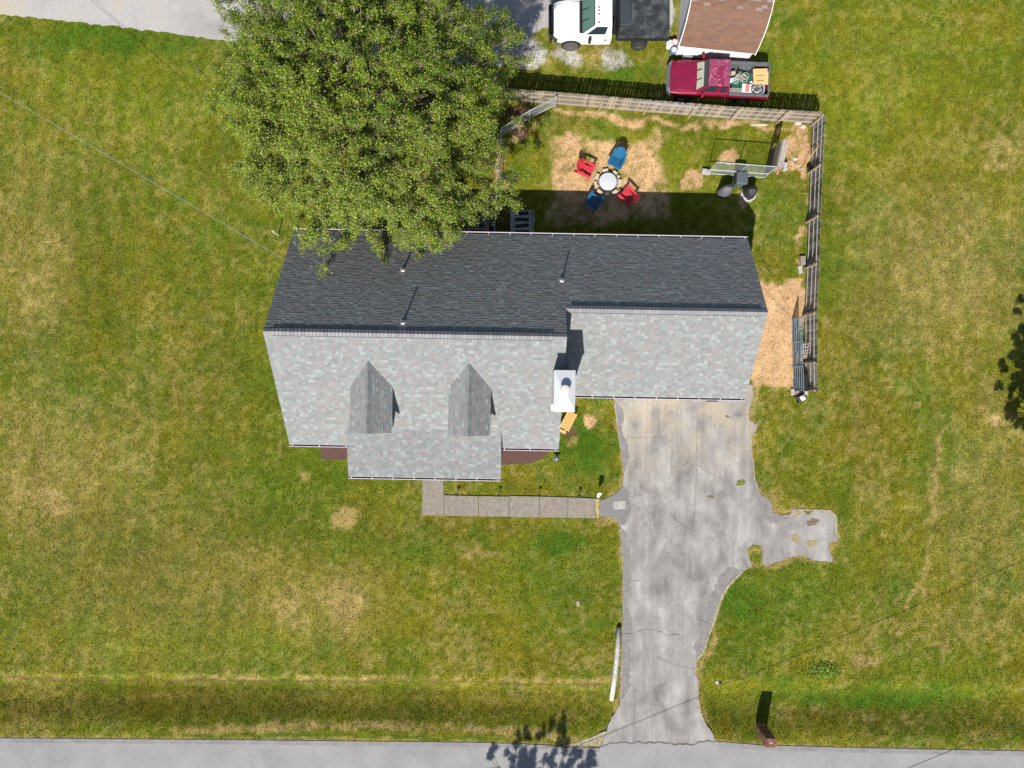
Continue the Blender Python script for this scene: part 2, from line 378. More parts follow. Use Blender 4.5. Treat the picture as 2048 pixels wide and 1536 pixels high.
def inpoly(x, y, P):
    r = np.zeros(x.shape, bool); n = len(P)
    for i in range(n):
        x0, y0 = P[i]; x1, y1 = P[(i+1) % n]
        if y0 == y1: continue
        c = ((y0 > y) != (y1 > y)); r ^= c & (x < (x1-x0)*(y-y0)/(y1-y0)+x0)
    return r
def dseg(x, y, pts):
    d = np.full(x.shape, 1e9)
    for (x0, y0), (x1, y1) in zip(pts[:-1], pts[1:]):
        dx, dy = x1-x0, y1-y0; L = dx*dx+dy*dy+1e-9; t = np.clip(((x-x0)*dx+(y-y0)*dy)/L, 0, 1)
        d = np.minimum(d, np.hypot(x-x0-t*dx, y-y0-t*dy))
    return d
def G(pts): return [tuple(W(*p)[:2]) for p in pts]

DRIVE = [(1228,770),(1229,815),(1233,845),(1236,870),(1240,893),(1244,915),(1246,935),(1247,950),(1246,968),(1239,984),(1226,991),(1207,998),(1199,1000),(1199,1033),(1224,1035),(1235,1041),(1240,1050),(1242,1075),(1243,1090),(1244,1115),(1246,1140),(1246,1170),(1245,1204),(1245,1250),(1243.8,1295),(1242,1335),(1241,1372),(1240.5,1408),(1232,1422),(1222,1436),(1217,1450),(1213,1462),(1208,1476),(1206,1484),(1199,1494),(1219,1485),(1246,1483.5),(1273.5,1484),(1300,1482.5),(1325,1484),(1356,1489),(1384,1489),(1397,1483),(1430.8,1482),
 (1425.6,1465),(1412.7,1449.4),(1407,1436),(1401,1423.7),(1397,1398),(1396.5,1378),(1397,1359),(1390.8,1346),(1393,1320.5),(1407.5,1305),(1413,1288),(1418,1269),(1428,1245.7),(1432,1230),(1437,1214.8),(1446,1191.6),(1452,1180),(1459,1169.7),(1475,1153.7),(1483,1146),(1491.6,1137),(1504,1134.5),(1497,1115),(1494.4,1099),(1505,1089.4),(1521.7,1090.8),(1525,1101.7),(1521.7,1123.6),(1532.7,1131.8),(1546,1126),(1560,1122),(1576.4,1115),(1592,1112),(1606.5,1112.7),(1628,1121),(1648,1122),(1665,1123.6),(1664,1115),(1657,1093.5),(1658,1085),(1675,1082.6),(1673,1065),(1675,1047),(1672,1029),(1661,1019.7),(1644.7,1024),(1628,1018),(1617,1029),(1601,1018),(1582,1019.7),(1579,1029),(1562.7,1030.6),(1545,1025),(1541,1003),(1532.6,995),(1519,992),(1517.6,976),(1509,959.6),(1508,935),(1505,913),(1503,893),(1502.6,875),(1513.5,858),(1515,849),(1498.5,842),(1497,825.6),(1501,812),(1505,798),(1506.7,784.6),(1504,770)]
def rough_edge(P, amp, step, seed, closed=True):
    r = random.Random(seed); out = []
    n = len(P)
    for i in range(n if closed else n-1):
        a = Vector(P[i]); b = Vector(P[(i+1) % n]); L = (b-a).length; k = max(1, int(L/step)); nn = Vector((-(b-a).y, (b-a).x)).normalized() if L > 0 else Vector((0,0))
        for j in range(k):
            p = a.lerp(b, j/k) + nn*r.uniform(-amp, amp); out.append((p.x, p.y))
    if not closed: out.append(tuple(P[-1]))
    return out
DRIVE_W = rough_edge(G(DRIVE), .03, .12, 3)
WALK1 = [(845,930),(888,930),(888.5,990),(1018,993),(1018,1033.5),(845,1031)]
ROADTOP = [(-1500,1452),(-400,1470),(0,1476),(400,1479),(900,1484),(1000,1486),(1100,1490),(1150,1494),(1199,1495),(1219,1484),(1273,1484),(1325,1484),(1356,1489),(1384,1489),(1397,1483),(1430,1482),(1520,1490),(1750,1496),(2048,1502),(2500,1511),(3600,1528)]
ROAD_W = rough_edge(G(ROADTOP), .012, .15, 5, closed=False)
GRAVEL = [(-1500,-160),(-400,-20),(0,29),(80,37),(150,45),(230,53),(300,62),(380,71),(470,84),(560,95),(700,112),(850,125),(1000,133),(1040,110),(1060,72),(1085,55),(1130,52),(1345,50),(1350,-300),(-400,-300),(-1500,-430)]
GRAVEL_W = rough_edge(G(GRAVEL), .07, .2, 8)
BED1 = [(642,860),(700,860),(700,918),(642,919)]
BED2 = [(998,870),(1110,870),(1096,905),(1080,920),(1060,927),(998,930)]
HOUSE_G = [(620,500),(1459,515),(1455,775),(1110,770),(1108,880),(618,872)]
drive_full = G(DRIVE)

# soft patches: (kind, cx, cy, rx, ry, strength)  kinds: d dry straw, s bare soil, l lush, g gravel, b dark brown litter
PATCH = [('s',1215,360,128,98,.64),('d',1140,325,55,60,.45),('d',1235,430,75,40,.35),('d',1285,310,50,40,.3),
 ('s',1380,352,20,26,.8),('s',1462,316,17,13,.9),('s',1487,398,7,22,.8),('d',1592,300,40,50,.8),('s',1607,300,16,60,.8),('s',1570,290,16,26,.8),('s',1575,335,26,16,.7),('s',1553,345,16,12,.7),
 ('s',1555,665,62,112,.86),('d',1555,665,66,118,.5),('s',1190,845,15,10,1.0),('b',1138,872,22,20,.7),('d',1140,885,26,14,.6),
 ('s',1035,265,26,22,.8),('b',1035,225,45,30,.9),('s',994,340,12,80,.8),('b',985,430,30,50,.8),('s',1065,440,14,30,.6),
 ('d',690,1035,38,36,.8),('d',580,1205,60,95,.55),('d',685,1205,75,78,.62),('d',640,1130,60,20,.4),('d',686,1250,20,16,.8),('d',1010,1058,70,22,.5),('d',960,1118,90,10,.6),('d',600,950,28,12,.5),('d',1035,1050,120,10,.35),
 ('d',100,1000,70,55,.62),('d',40,1000,60,160,.4),('d',250,1010,90,70,.35),('d',60,1290,50,90,.3),('d',80,560,110,200,.4),('d',420,520,60,60,.3),('d',500,600,50,120,.3),
 ('d',2010,310,70,60,.55),('s',2000,335,30,30,.35),('d',1870,470,170,160,.36),('d',1790,560,60,50,.35),('d',1740,1312,50,20,.8),('s',1745,1312,22,9,.3),('d',1885,1300,38,30,.55),('s',1892,1300,12,12,.3),('d',1975,800,70,90,.4),('s',1985,850,14,12,.5),('d',1800,680,180,260,.28),('d',1930,1130,60,120,.28),('d',1680,800,60,40,.35),('d',1580,860,30,60,.28),
 ('g',1140,112,45,34,.62),('g',1228,118,50,34,.62),('g',1060,100,60,50,.95),('d',1090,115,60,30,.5),('d',1180,105,110,48,.55),('d',1250,128,50,18,.4),('g',1340,40,18,60,.6),
 ('l',1110,1085,90,44,.7),('l',1150,1180,90,70,.45),('l',820,1095,110,26,.45),('l',240,75,260,46,.55),('l',60,80,80,60,.4),('l',1740,80,190,90,.4),('l',1860,170,70,60,.3),('l',1650,1345,30,16,1.0),('l',1160,905,90,80,.65),('l',1020,970,150,20,.45),('l',1480,1210,80,60,.6),('l',1540,1180,70,50,.4),('l',1640,1000,60,60,.0),('l',1700,1080,26,60,.5),('l',1750,1405,260,34,.6),('l',1450,1420,60,40,.5),
 ('l',1430,520,100,60,.4),('l',1560,470,60,70,.4),('l',1045,360,34,70,.5),('l',1380,300,30,50,.25),('l',1250,150,120,26,.6),('l',1030,520,1,1,0),('l',720,985,60,34,.3),('l',1395,90,30,60,.3),('l',1330,110,60,60,.4),('l',560,1060,90,20,.3),('l',600,1372,420,8,.4),('l',120,620,120,60,.2),('l',1695,820,8,20,.5)]
STREAK = [('d',[(1885,860),(1860,1050),(1835,1180),(1800,1290)],7,.6),('d',[(1930,1100),(1905,1200)],10,.4),
 ('s',[(1112,226),(1290,241),(1460,250),(1600,260)],9,.62),('s',[(1617,260),(1612,350),(1607,540)],6,.5),
 ('d',[(300,1354),(500,1358),(800,1354),(1000,1358),(1230,1362)],9,.5),('d',[(350,1461),(600,1458),(820,1452),(960,1458),(1060,1465),(1190,1488)],12,.62),('g',[(700,1456),(820,1450),(960,1456)],4,.35),
 ('b',[(0,1358),(140,1364),(330,1367),(450,1368),(600,1366),(900,1366),(1200,1372)],4.5,.62),('s',[(340,1402),(80,1400)],4,.4),('s',[(1500,545),(1500,790)],4,.0),
 ('d',[(1180,1472),(1215,1440),(1238,1410)],8,.5),('d',[(1010,420),(1003,300),(1110,225)],8,.6),('d',[(1090,1000),(1190,995)],5,.5),('d',[(1480,430),(1500,480),(1520,540)],4,.2),
 ('d',[(1440,1372),(1600,1368),(1750,1352)],5,.35),('d',[(1560,1425),(1700,1430),(1900,1450)],18,.4),('b',[(1437,1372),(1425,1385),(1400,1400)],3,.3),
 ('l',[(-50,1376),(350,1378),(620,1380),(1000,1372)],6,.3),('l',[(1000,1477),(870,1476),(500,1472)],4,.6),('d',[(1560,790),(1512,850),(1508,960)],6,.45)]
WIDE = [('y',1780,150,260,260,.45),('d',350,1180,420,150,.45),('k',520,1060,480,120,.35),('y',1250,380,300,150,.45),('y',230,190,260,150,.35),('l',250,70,330,60,.35),('y',330,1290,380,60,.30),
 ('l',1120,1130,170,120,.50),('l',1180,900,80,120,.55),('l',1560,1200,190,140,.42),('l',1420,1290,60,90,.3),('k',400,1410,900,46,.75),('k',1750,1420,340,60,.5),('d',250,1290,420,70,.3),('k',300,1120,380,150,.3),('l',1750,1395,330,34,.50),
 ('d',120,980,200,260,.55),('d',60,520,120,260,.5),('d',640,1210,160,110,.55),('d',1880,540,230,210,.65),('d',1960,1000,120,280,.45),('k',430,760,180,330,.25),('l',820,1100,180,36,.4),('d',300,1180,330,110,.3),('k',1720,760,80,300,.22),('l',560,1000,200,90,.25),('k',200,600,170,200,.25)]
COL = {'base': np.array((.140,.134,.0125)), 'green': np.array((.088,.124,.010)), 'l': np.array((.052,.110,.009)), 'd': np.array((.28,.212,.075)), 'y': np.array((.168,.182,.012)), 'k': np.array((.092,.078,.012)), 's': np.array((.47,.30,.165)), 'g': np.array((.38,.36,.34)), 'b': np.array((.12,.07,.04))}
def field(x, y):
    px = x/K + 1024; py = -y/K + 768
    sh = x.shape
    px = px + 52*(fbm(x, y, 1.5, 301, 4)-.5); py = py + 52*(fbm(x, y, 1.5, 401, 4)-.5)*np.where(py > 1340, .35, 1)
    n1 = fbm(x, y, 5.5, 1); n2 = fbm(x, y, 1.6, 31); n3 = fbm(x, y, .55, 61, 3); n4 = fbm(x*1.0, y*.35, 2.2, 91); n5 = fbm(x, y, .25, 131, 2)
    c = COL['base'][None, :]*np.ones(sh)[:, None]
    def mix(c, k, t): return c*(1-t[:, None]) + COL[k][None, :]*t[:, None]
    c = mix(c, 'green', .85*sstep(.36, .64, .34*n1+.26*n4+.2*n2+.2*n3))
    c = mix(c, 'l', .42*sstep(.50, .72, .5*n2+.3*n3+.2*n5))
    big = fbm(x, y, 3.2, 201); c = mix(c, 'd', .50*sstep(.44, .70, .34*big+.28*n3+.38*n5)); c = mix(c, 'l', .5*sstep(.55, .72, .5*fbm(x, y, .35, 501, 2)+.5*n2))
    acc = {k: np.zeros(sh) for k in 'ldgsb'}; wide = {k: np.zeros(sh) for k in 'ykld'}
    for k, cx, cy, rx, ry, s in WIDE: wide[k] = np.maximum(wide[k], s*(1-sstep(.2, 1.2, np.hypot((px-cx)/rx, (py-cy)/ry))))
    c = mix(c, 'd', wide['d']*.8*(.3+.9*n3))
    # faint wheel and mower passes running up the side lawns
    tr = .5+.5*np.sin((px + 18*np.sin(py/190) )*2*PI/46); trk = np.clip(sstep(560, 380, px)+sstep(1690, 1760, px), 0, 1)*sstep(60, 200, py)*(1-sstep(1240, 1330, py))
    c = mix(c, 'd', .15*trk*tr*sstep(.35, .6, n4)); c = mix(c, 'l', .15*trk*(1-tr)*sstep(.35, .6, n4))
    for k, cx, cy, rx, ry, s in PATCH:
        if s <= 0: continue
        if k == 's' and rx > 50: q = np.maximum(np.abs(px-cx)/rx, np.abs(py-cy)/ry)
        elif cx == 1215: q = np.maximum(np.abs(px-cx)/rx, np.abs(py-cy)/ry)
        else: q = np.hypot((px-cx)/rx, (py-cy)/ry)
        edge = .72 if (k == 's' or cx == 1215) else .35
        acc[k] = np.maximum(acc[k], s*(1-sstep(edge, 1.15, q)))
    for k, pts, wd, s in STREAK:
        if s <= 0: continue
        q = dseg(px, py, pts)/wd; acc[k] = np.maximum(acc[k], s*(1-sstep(.3, 1.5, q)))
    for k in 'ykl': c = mix(c, k, np.clip(wide[k], 0, .9)*(.65+.5*n3))
    for k in 'lbdgs':
        a = acc[k]; c = mix(c, k, np.clip(sstep(.30, .74, a + 1.15*(.40*n3+.25*n2+.35*n5-.5)), 0, 1)*np.clip(a*1.5, 0, .93))
    # dry fringe where the turf meets the paving
    e = dseg(px, py, DRIVE[2:] ); t = (1-sstep(1, 9, e + 8*(n3-.5)))*.8; c = mix(c, 'd', t)
    e = dseg(px, py, ROADTOP); t = (1-sstep(1, 6, e + 6*(n3-.5)))*.6; c = mix(c, 'd', t)
    # mowing passes
    st = .5+.5*np.sin((x*.985 - y*.17)*2*PI/1.25); c = c*(1 + .035*(st[:, None]-.5)*2)
    c = c*(.74 + .52*n5[:, None])
    return c
def zfun(x, y):
    px = x/K + 1024; py = -y/K + 768
    mid = 1404 + 0*px; tilt = (px-1024)*.012
    q = py - tilt
    prof = -(.42*sstep(1352, 1392, q)*(1-sstep(1405, 1474, q)))
    gap = np.clip(sstep(1236, 1200, px) + sstep(1398, 1440, px), 0, 1)
    left = 1 - sstep(1440, 1441, px)
    bank = -.07*sstep(1361, 1367, q)*(1-sstep(1375, 1400, q))*(1-sstep(900, 1150, px))
    return (prof + bank)*gap*(.85+.3*vnoise(x, y, 3, 5)) + .03*(fbm(x, y, 4, 77)-.5)*gap*sstep(1340, 1360, q)*(1-sstep(1470, 1476, q))

# ground sheet: fine where the photo looks, coarse out to the horizon
gx = np.concatenate([np.linspace(-260, -32, 16)[:-1], np.arange(-32, 32.01, .13), np.linspace(32, 260, 16)[1:]])
gy = np.concatenate([np.linspace(-260, -24, 16)[:-1], np.arange(-24, 24.01, .13), np.linspace(24, 260, 16)[1:]])
XX, YY = np.meshgrid(gx, gy); xf, yf = XX.ravel(), YY.ravel()
zz = zfun(xf, yf); cc = np.concatenate([field(xf, yf), np.ones((len(xf), 1))], 1)
far = sstep(29.5, 33, np.maximum(np.abs(xf), np.abs(yf)*1.36))[:, None]; cc[:, :3] = cc[:, :3]*(1-far) + np.array((.125,.128,.02))*far
nx, ny = len(gx), len(gy); ii = np.arange(nx*ny).reshape(ny, nx)
F = np.stack([ii[:-1,:-1].ravel(), ii[:-1,1:].ravel(), ii[1:,1:].ravel(), ii[1:,:-1].ravel()], 1)
ground = np_mesh('lawn_ground', np.stack([xf, yf, zz], 1), F, M['lawn'], cols=cc, smooth=True)
tag(ground, 'mown lawn of green, olive and straw-dry patches around the house', kind='structure')

def flat(name, P, z, m, parent=None, thick=0):
    from mathutils.geometry import tessellate_polygon
    P = [Vector((p[0], p[1], z)) for p in P]; tr = tessellate_polygon([P])
    v = list(P); f = [list(t) for t in tr]
    # make faces look up
    f = [t if (v[t[1]]-v[t[0]]).cross(v[t[2]]-v[t[0]]).z > 0 else t[::-1] for t in f]
    if thick:
        n = len(P); v += [Vector((p.x, p.y, z-thick)) for p in P]
        f += [[i, (i+1) % n, n+(i+1) % n, n+i] for i in range(n)]
    return new_mesh(name, v, f, m, parent)
drive = tag(flat('driveway', DRIVE_W, .022, M['drive'], thick=.03), 'worn grey asphalt driveway with a parking spur', kind='structure')
road_poly = ROAD_W + [tuple(W(3600,1800)[:2]), tuple(W(-1500,1800)[:2])]
EDGE_W = rough_edge(G([(p[0], p[1]+9) for p in ROADTOP if p[0] < 1210]), .01, .3, 15, closed=False)
road = tag(flat('road', road_poly, .018, M['road'], thick=.03), 'grey asphalt road along the bottom', kind='structure')
re_ = [(x, y-.0) for x, y in ROAD_W if x < W(1202,0)[0]]
tag(flat('road_shoulder', re_ + [(p[0], p[1]) for p in reversed(EDGE_W)], .026, M['road_edge'], road), kind='structure')
rr = [(x, y) for x, y in ROAD_W if x > W(1432,0)[0]]
tag(flat('road_shoulder', rr + [(x, y-.26) for x, y in reversed(rr)], .026, M['road_edge'], road), kind='structure')
grav = tag(flat('gravel_drive', GRAVEL_W, .02, M['gravel'], thick=.03), 'pale gravel lane crossing the top', kind='structure')
tag(flat('asphalt_apron', rough_edge(G([(1199,1001),(1215,995),(1232,988),(1246,970),(1256,985),(1262,1020),(1250,1050),(1240,1049),(1228,1035),(1199,1032)]), .02, .1, 4), .027, M['asphalt_patch'], drive), kind='structure')
tag(flat('apron_patch', rough_edge(G([(1226,1003),(1250,1001),(1252,1017),(1227,1020)]), .01, .1, 14), .032, M['drive'], drive), kind='structure')
for nm, P, lab in (('mulch_bed', BED1, 'dark red-brown mulch bed left of the porch'), ('mulch_bed', BED2, 'dark red-brown mulch bed right of the porch')):
    tag(flat(nm, rough_edge(G(P), .03, .1, 6), .03, M['mulch'], thick=.04), lab, kind='structure')
M['dry_grass'] = mat('dry_turf_strip', (.36,.28,.13), .95, var=.3, vscale=14, bump=.6)
tag(flat('turf_strip', rough_edge(G([(1190,997),(1199,998),(1199,1036),(1192,1035)]), .03, .1, 7), .016, M['dry_grass']), 'strip of dry turf between walkway and driveway', kind='structure')

# walkway slabs, each its own piece
walk = thing('walkway', 'tan exposed-aggregate concrete walkway from porch to driveway', 'walkway'); walk['kind'] = 'structure'; del walk['category']
sl_polys = [[(845.5,925),(887,925),(887.5,990),(887.5,1031),(845,1030)], [(888.5,990.3),(956.5,992),(956.5,1032),(888.5,1031.2)], [(957.5,992),(1017.5,993),(1018.5,1033),(957.5,1032.2)],
 [(1018.5,991.5),(1078.5,993),(1078.8,1034),(1019.5,1033.5)], [(1079.5,993),(1135,994.5),(1135.2,1035),(1079.5,1034.2)], [(1136,994.5),(1190,997),(1189,1010),(1191,1036),(1136,1035)]]
for i, P in enumerate(sl_polys):
    o = flat('slab', G(P), .055+.006*(i % 2), M['concrete'], walk, thick=.07); o['kind'] = 'structure'

def ribbon(name, pts, wd, z, m, parent, amp=.03, step=.1, seed=1):
    r = random.Random(seed); P = rough_edge(G(pts), amp, step, seed, closed=False); mb = MB(); n = len(P)
    L = []; Rr = []
    for i, p in enumerate(P):
        a = Vector(P[max(0, i-1)]); b = Vector(P[min(n-1, i+1)]); d = (b-a); nn = Vector((-d.y, d.x)).normalized()
        ww = wd*r.uniform(.4, 1.3)*.5*(0.3 if i in (0, n-1) else 1); L.append((p[0]+nn.x*ww, p[1]+nn.y*ww, z)); Rr.append((p[0]-nn.x*ww, p[1]-nn.y*ww, z))
    for i in range(n-1): mb.poly([L[i], Rr[i], Rr[i+1], L[i+1]])
    o = mb.build(name, m, parent)
    o['kind'] = 'structure'; return o
CR = [([(1090,1493),(1160,1494.5),(1199,1495.5),(1219,1484.5),(1273,1484.5),(1325,1484.5),(1356,1489.5),(1384,1489.5),(1397,1483.5),(1431,1482.5)], .07),
 ([(1246,1268),(1270,1266),(1293,1257),(1312,1259),(1333,1269),(1368,1271)], .03), ([(1246,1160),(1283,1161)], .035), ([(1312,1314),(1345,1327),(1372,1334),(1390,1337),(1402,1325)], .025),
 ([(1338,1025),(1358,1045),(1384,1063)], .03), ([(1394,930),(1425,950),(1440,956)], .022), ([(1344,930),(1366,932),(1378,925)], .02), ([(1393,850),(1393,900),(1392,965),(1386,1050),(1384,1110)], .03), ([(1345,860),(1345,900),(1342,955)], .018), ([(1246,876),(1290,875),(1330,874)], .018), ([(1459,832),(1480,830),(1505,829)], .02), ([(1330,1105),(1350,1104),(1375,1110)], .02), ([(1220,994),(1246,966),(1250,930)], .016)]
for i, (p, wd) in enumerate(CR): ribbon('crack', p, wd*(.85 if i == 0 else .55), .034+.0005*i, M['crack'], drive, seed=20+i, amp=.06, step=.13)
# darker worn border of older asphalt, crumbled pale edge, gravel where the corner is driven over
M['edge_dark'] = mat('worn_asphalt_border', (.185,.17,.165), .92, var=.25, vscale=4, bump=.3)
M['edge_pale'] = mat('crumbled_edge', (.34,.30,.22), .95, col2=(.20,.18,.09), vscale=7, bump=.8)
def band(name, pts, wd, z, m, seed, side):
    r = random.Random(seed); P = rough_edge(G(pts), .02, .09, seed, closed=False); n = len(P); o_ = []
    for i, p in enumerate(P):
        a = Vector(P[max(0, i-2)]); b = Vector(P[min(n-1, i+2)]); d = b-a; nn = Vector((-d.y, d.x)).normalized()*side
        ww = wd*(.55+.9*float(vnoise(np.array([i*.09]), np.array([seed*3.3]), .8, seed)[0]))*r.uniform(.85, 1.15)*min(1, i/6, (n-1-i)/6); o_.append((p[0]+nn.x*ww, p[1]+nn.y*ww, z))
    mb = MB()
    for i in range(n-1): mb.poly([(P[i][0], P[i][1], z), (P[i+1][0], P[i+1][1], z), o_[i+1], o_[i]])
    o = mb.build(name, m, drive); o['kind'] = 'structure'
band('worn_border', [(1230,800),(1235,850),(1242,905),(1248,945)], .30, .0262, M['edge_dark'], 41, 1)
band('worn_border', [(1241,1052),(1245,1110),(1247,1180),(1246.5,1250),(1245,1320),(1242,1400)], .34, .0262, M['edge_dark'], 42, 1)
band('worn_border', [(1491,1139),(1474,1155),(1457,1172),(1445,1193),(1436,1216),(1427,1247),(1417,1270),(1406,1306),(1394,1322)], .55, .0262, M['edge_dark'], 43, -1)
band('worn_border', [(1508,960),(1517,985),(1530,996),(1543,1024),(1562,1033),(1580,1034)], .40, .0262, M['edge_dark'], 44, -1)
band('crumbled_edge', [(1506,1134),(1493,1138),(1476,1155),(1460,1171),(1447,1193),(1438,1216),(1429,1247),(1419,1270),(1408.5,1306),(1394,1322),(1392,1346)], .11, .034, M['edge_pale'], 45, -1)
band('crumbled_edge', [(1397,1360),(1396.5,1398),(1402,1424),(1413,1450),(1426,1466)], .07, .034, M['edge_pale'], 46, -1)
band('crumbled_edge', [(1499,830),(1503,876),(1505,914),(1508,936),(1510,960),(1518,978)], .07, .034, M['edge_pale'], 47, -1)
band('crumbled_edge', [(1563,1030),(1579,1029),(1601,1018),(1628,1018),(1661,1020),(1673,1032),(1675,1080)], .09, .034, M['edge_pale'], 48, -1)
gc_ = tag(flat('gravel_corner', rough_edge(G([(1120,1492),(1150,1486),(1178,1476),(1200,1466),(1212,1462),(1205,1484),(1198,1492),(1160,1493)]), .03, .1, 33), .020, M['edge_pale'], None), kind='structure')
# moss and dirt spots on the driveway
def blob(name, cx, cy, rx, ry, z, m, parent, seed, k=26):
    r = random.Random(seed); pts = []
    for i in range(k):
        t = 2*PI*i/k; q = .95+.22*math.sin(2*t+seed)+.12*math.sin(5*t+seed*2)+r.uniform(-.07,.07); c = W(cx, cy); pts.append((c.x+rx*K*q*math.cos(t), c.y+ry*K*q*math.sin(t)))
    o = flat(name, pts, z, m, parent); o['kind'] = 'structure'; return o
M['moss'] = mat('moss', (.17,.17,.03), .95, col2=(.07,.08,.02), vscale=20, bump=1)
M['stain_brown'] = mat('brown_stain', (.13,.10,.075), .9, var=.3, vscale=9)
M['stain_tan'] = mat('tan_weeds', (.30,.24,.14), .95, col2=(.2,.18,.08), vscale=14, bump=1)
blob('moss_patch', 1481, 965, 8, 8, .029, M['moss'], drive, 1); blob('oil_stain', 1421, 993, 7, 3.6, .029, M['stain_brown'], drive, 2)
blob('oil_stain', 1454, 833, 4, 2.5, .029, M['stain_brown'], drive, 3); blob('weed_patch', 1591, 1077, 10, 8, .030, M['stain_tan'], drive, 4)
blob('weed_patch', 1622, 1087, 14, 6, .030, M['stain_tan'], drive, 5); blob('weed_patch', 1625, 1044, 13, 7, .030, M['stain_brown'], drive, 6)
blob('weed_patch', 1590, 1028, 12, 5, .030, M['stain_tan'], drive, 7)

# grass blades: one mass, thinned out on paving, beds and bare soil
N = 620000
bx_ = rng.uniform(-28.2, 28.2, N); by_ = rng.uniform(-21.2, 21.2, N)
keep = ~inpoly(bx_, by_, drive_full)
for P in (GRAVEL, HOUSE_G, BED1, BED2, WALK1, [(1018,991),(1190,996),(1190,1036),(1018,1034)]): keep &= ~inpoly(bx_, by_, G(P))
ry_ = np.interp(bx_, [p[0] for p in G(ROADTOP)], [p[1] for p in G(ROADTOP)]); keep &= by_ > ry_
ppx = bx_/K+1024; ppy = -by_/K+768
soil = (np.maximum(np.abs(ppx-1555)/60, np.abs(ppy-665)/110) < 1) & (rng.random(N) > .2); keep &= ~soil
soil = (np.maximum(np.abs(ppx-1215)/122, np.abs(ppy-360)/93) < 1) & (rng.random(N) > .55); keep &= ~soil
keep &= rng.random(N) < .55+.6*fbm(bx_, by_, .4, 7, 2)
bx_ = bx_[keep]; by_ = by_[keep]; N = len(bx_)
bc = field(bx_, by_); v1 = (rng.uniform(.3, 1.7, N)**1.25)[:, None]; 
hue = rng.random(N)[:, None]; bc = bc*v1*(1+np.array((.5,.05,.2))*(hue-.5))
ang = rng.uniform(0, 2*PI, N); hh = rng.uniform(.02, .065, N); wd = rng.uniform(.010, .026, N); ln = rng.uniform(.01, .11, N); la = rng.uniform(0, 2*PI, N)
bz = zfun(bx_, by_); dx = np.cos(ang)*wd; dy = np.sin(ang)*wd
V = np.empty((N, 3, 3)); V[:,0] = np.stack([bx_-dx, by_-dy, bz], 1); V[:,1] = np.stack([bx_+dx, by_+dy, bz], 1); V[:,2] = np.stack([bx_+np.cos(la)*ln, by_+np.sin(la)*ln, bz+hh], 1)
grass = np_mesh('grass', V.reshape(-1, 3), np.arange(N*3).reshape(N, 3), M['blade'], cols=np.repeat(np.concatenate([bc, np.ones((N,1))], 1), 3, 0))
tag(grass, 'short mown grass blades over the whole lawn', 'grass', kind='stuff')

# ------------------------------------------------------------------ the house (local frame turned one degree with the eaves)
TH = R(1.05)
house = thing('house', 'long grey-shingled house with two small dormers, porch and attached garage', 'house', (0,0,0), -TH)
XL, XM, XR = -10.76, 2.33, 11.33; YR, YM, YG, YF, YGF = 7.25, 2.07, 3.39, -3.11, -.49
ZE = 3.0; SL = .76; ZM = ZE+SL*(YR-YM); ZG = ZE+SL*(YR-YG)
def L(px, py, h):     # photo pixel at height h to house-local
    p = W(px, py, h); return Vector((p.x*math.cos(TH)-p.y*math.sin(TH), p.x*math.sin(TH)+p.y*math.cos(TH), h))
def P_(o, name): return o
PAL = [(.202,.222,.220),(.178,.190,.190),(.195,.190,.190),(.210,.197,.193),(.232,.248,.243),(.186,.202,.198),(.178,.182,.186),(.205,.202,.198)]
def shingles(org, u, vdir, nrm, vmax, ulim, parent, expo=.146, pal=PAL, wmin=.10, wmax=.26, seed=1, name='shingles', thick=(.007,.017), bright=1.0):
    r = random.Random(seed); v = []; f = []; c = []
    org = Vector(org); u = Vector(u).normalized(); vdir = Vector(vdir).normalized(); nrm = Vector(nrm).normalized(); rows = int(math.ceil(vmax/expo))
    zone = r.random()*9
    for j in range(rows):
        v0 = j*expo; v1 = min(v0+expo, vmax)
        if v1-v0 < .02: continue
        a, b = ulim((v0+v1)/2)
        x = a
        while x < b-.01:
            wdt = r.uniform(wmin, wmax); x1 = min(x+wdt, b)
            if b-x1 < .06: x1 = b
            t = r.choice(thick) + r.uniform(-.001, .001); n = len(v); jj = r.uniform(-.004, .004) if j else 0
            for (uu, vv, tt) in ((x, v0+jj, 0), (x1, v0+jj, 0), (x1, v0+jj, t), (x, v0+jj, t), (x1, v1, .002), (x, v1, .002)):
                v.append(org+u*uu+vdir*vv+nrm*tt)
            f += [[n+3, n+2, n+4, n+5], [n, n+1, n+2, n+3], [n, n+3, n+5], [n+1, n+4, n+2]]
            base = r.choice(pal); k = r.uniform(.92, 1.08)*bright*(1.03 if pal is PAL else 1)
            if r.random() < .12 and pal is PAL: k *= 1.13
            c += [(base[0]*k, base[1]*k, base[2]*k, 1)]*6
            x = x1
    o = new_mesh(name, v, f, M['shingle'], parent, cols=c); o['kind'] = 'stuff'; return o
# roof decks (solid, with fascia thickness)
def slab_deck(pts, parent, name='roof_deck', th=.16):
    mb = MB(); mb.loft([[Vector(p)-Vector((0,0,th)) for p in pts], [Vector(p)-Vector((0,0,.004)) for p in pts]]); return mb.build(name, M['fascia'], parent)
PAL = [tuple(.45*c+.55*m for c, m in zip(p, (.180,.199,.202))) for p in PAL]
roof = MB()
for pts in ([(XL,YR,ZE),(XR,YR,ZE),(XR,YG,ZG),(XL,YG,ZG)], [(XL,YG,ZG),(XM,YG,ZG),(XM,YM,ZM),(XL,YM,ZM)],
            [(XL,YM,ZM),(XM,YM,ZM),(XM,YF,ZE),(XL,YF,ZE)], [(XM+.0,YG,ZG),(XR,YG,ZG),(XR,YGF,ZE-.0+0*SL),(XM,YGF,ZE)]):
    roof.loft([[Vector(p)-Vector((0,0,.17)) for p in pts], [Vector(p)-Vector((0,0,.006)) for p in pts]])
roof = roof.build('roof', M['fascia'], house)
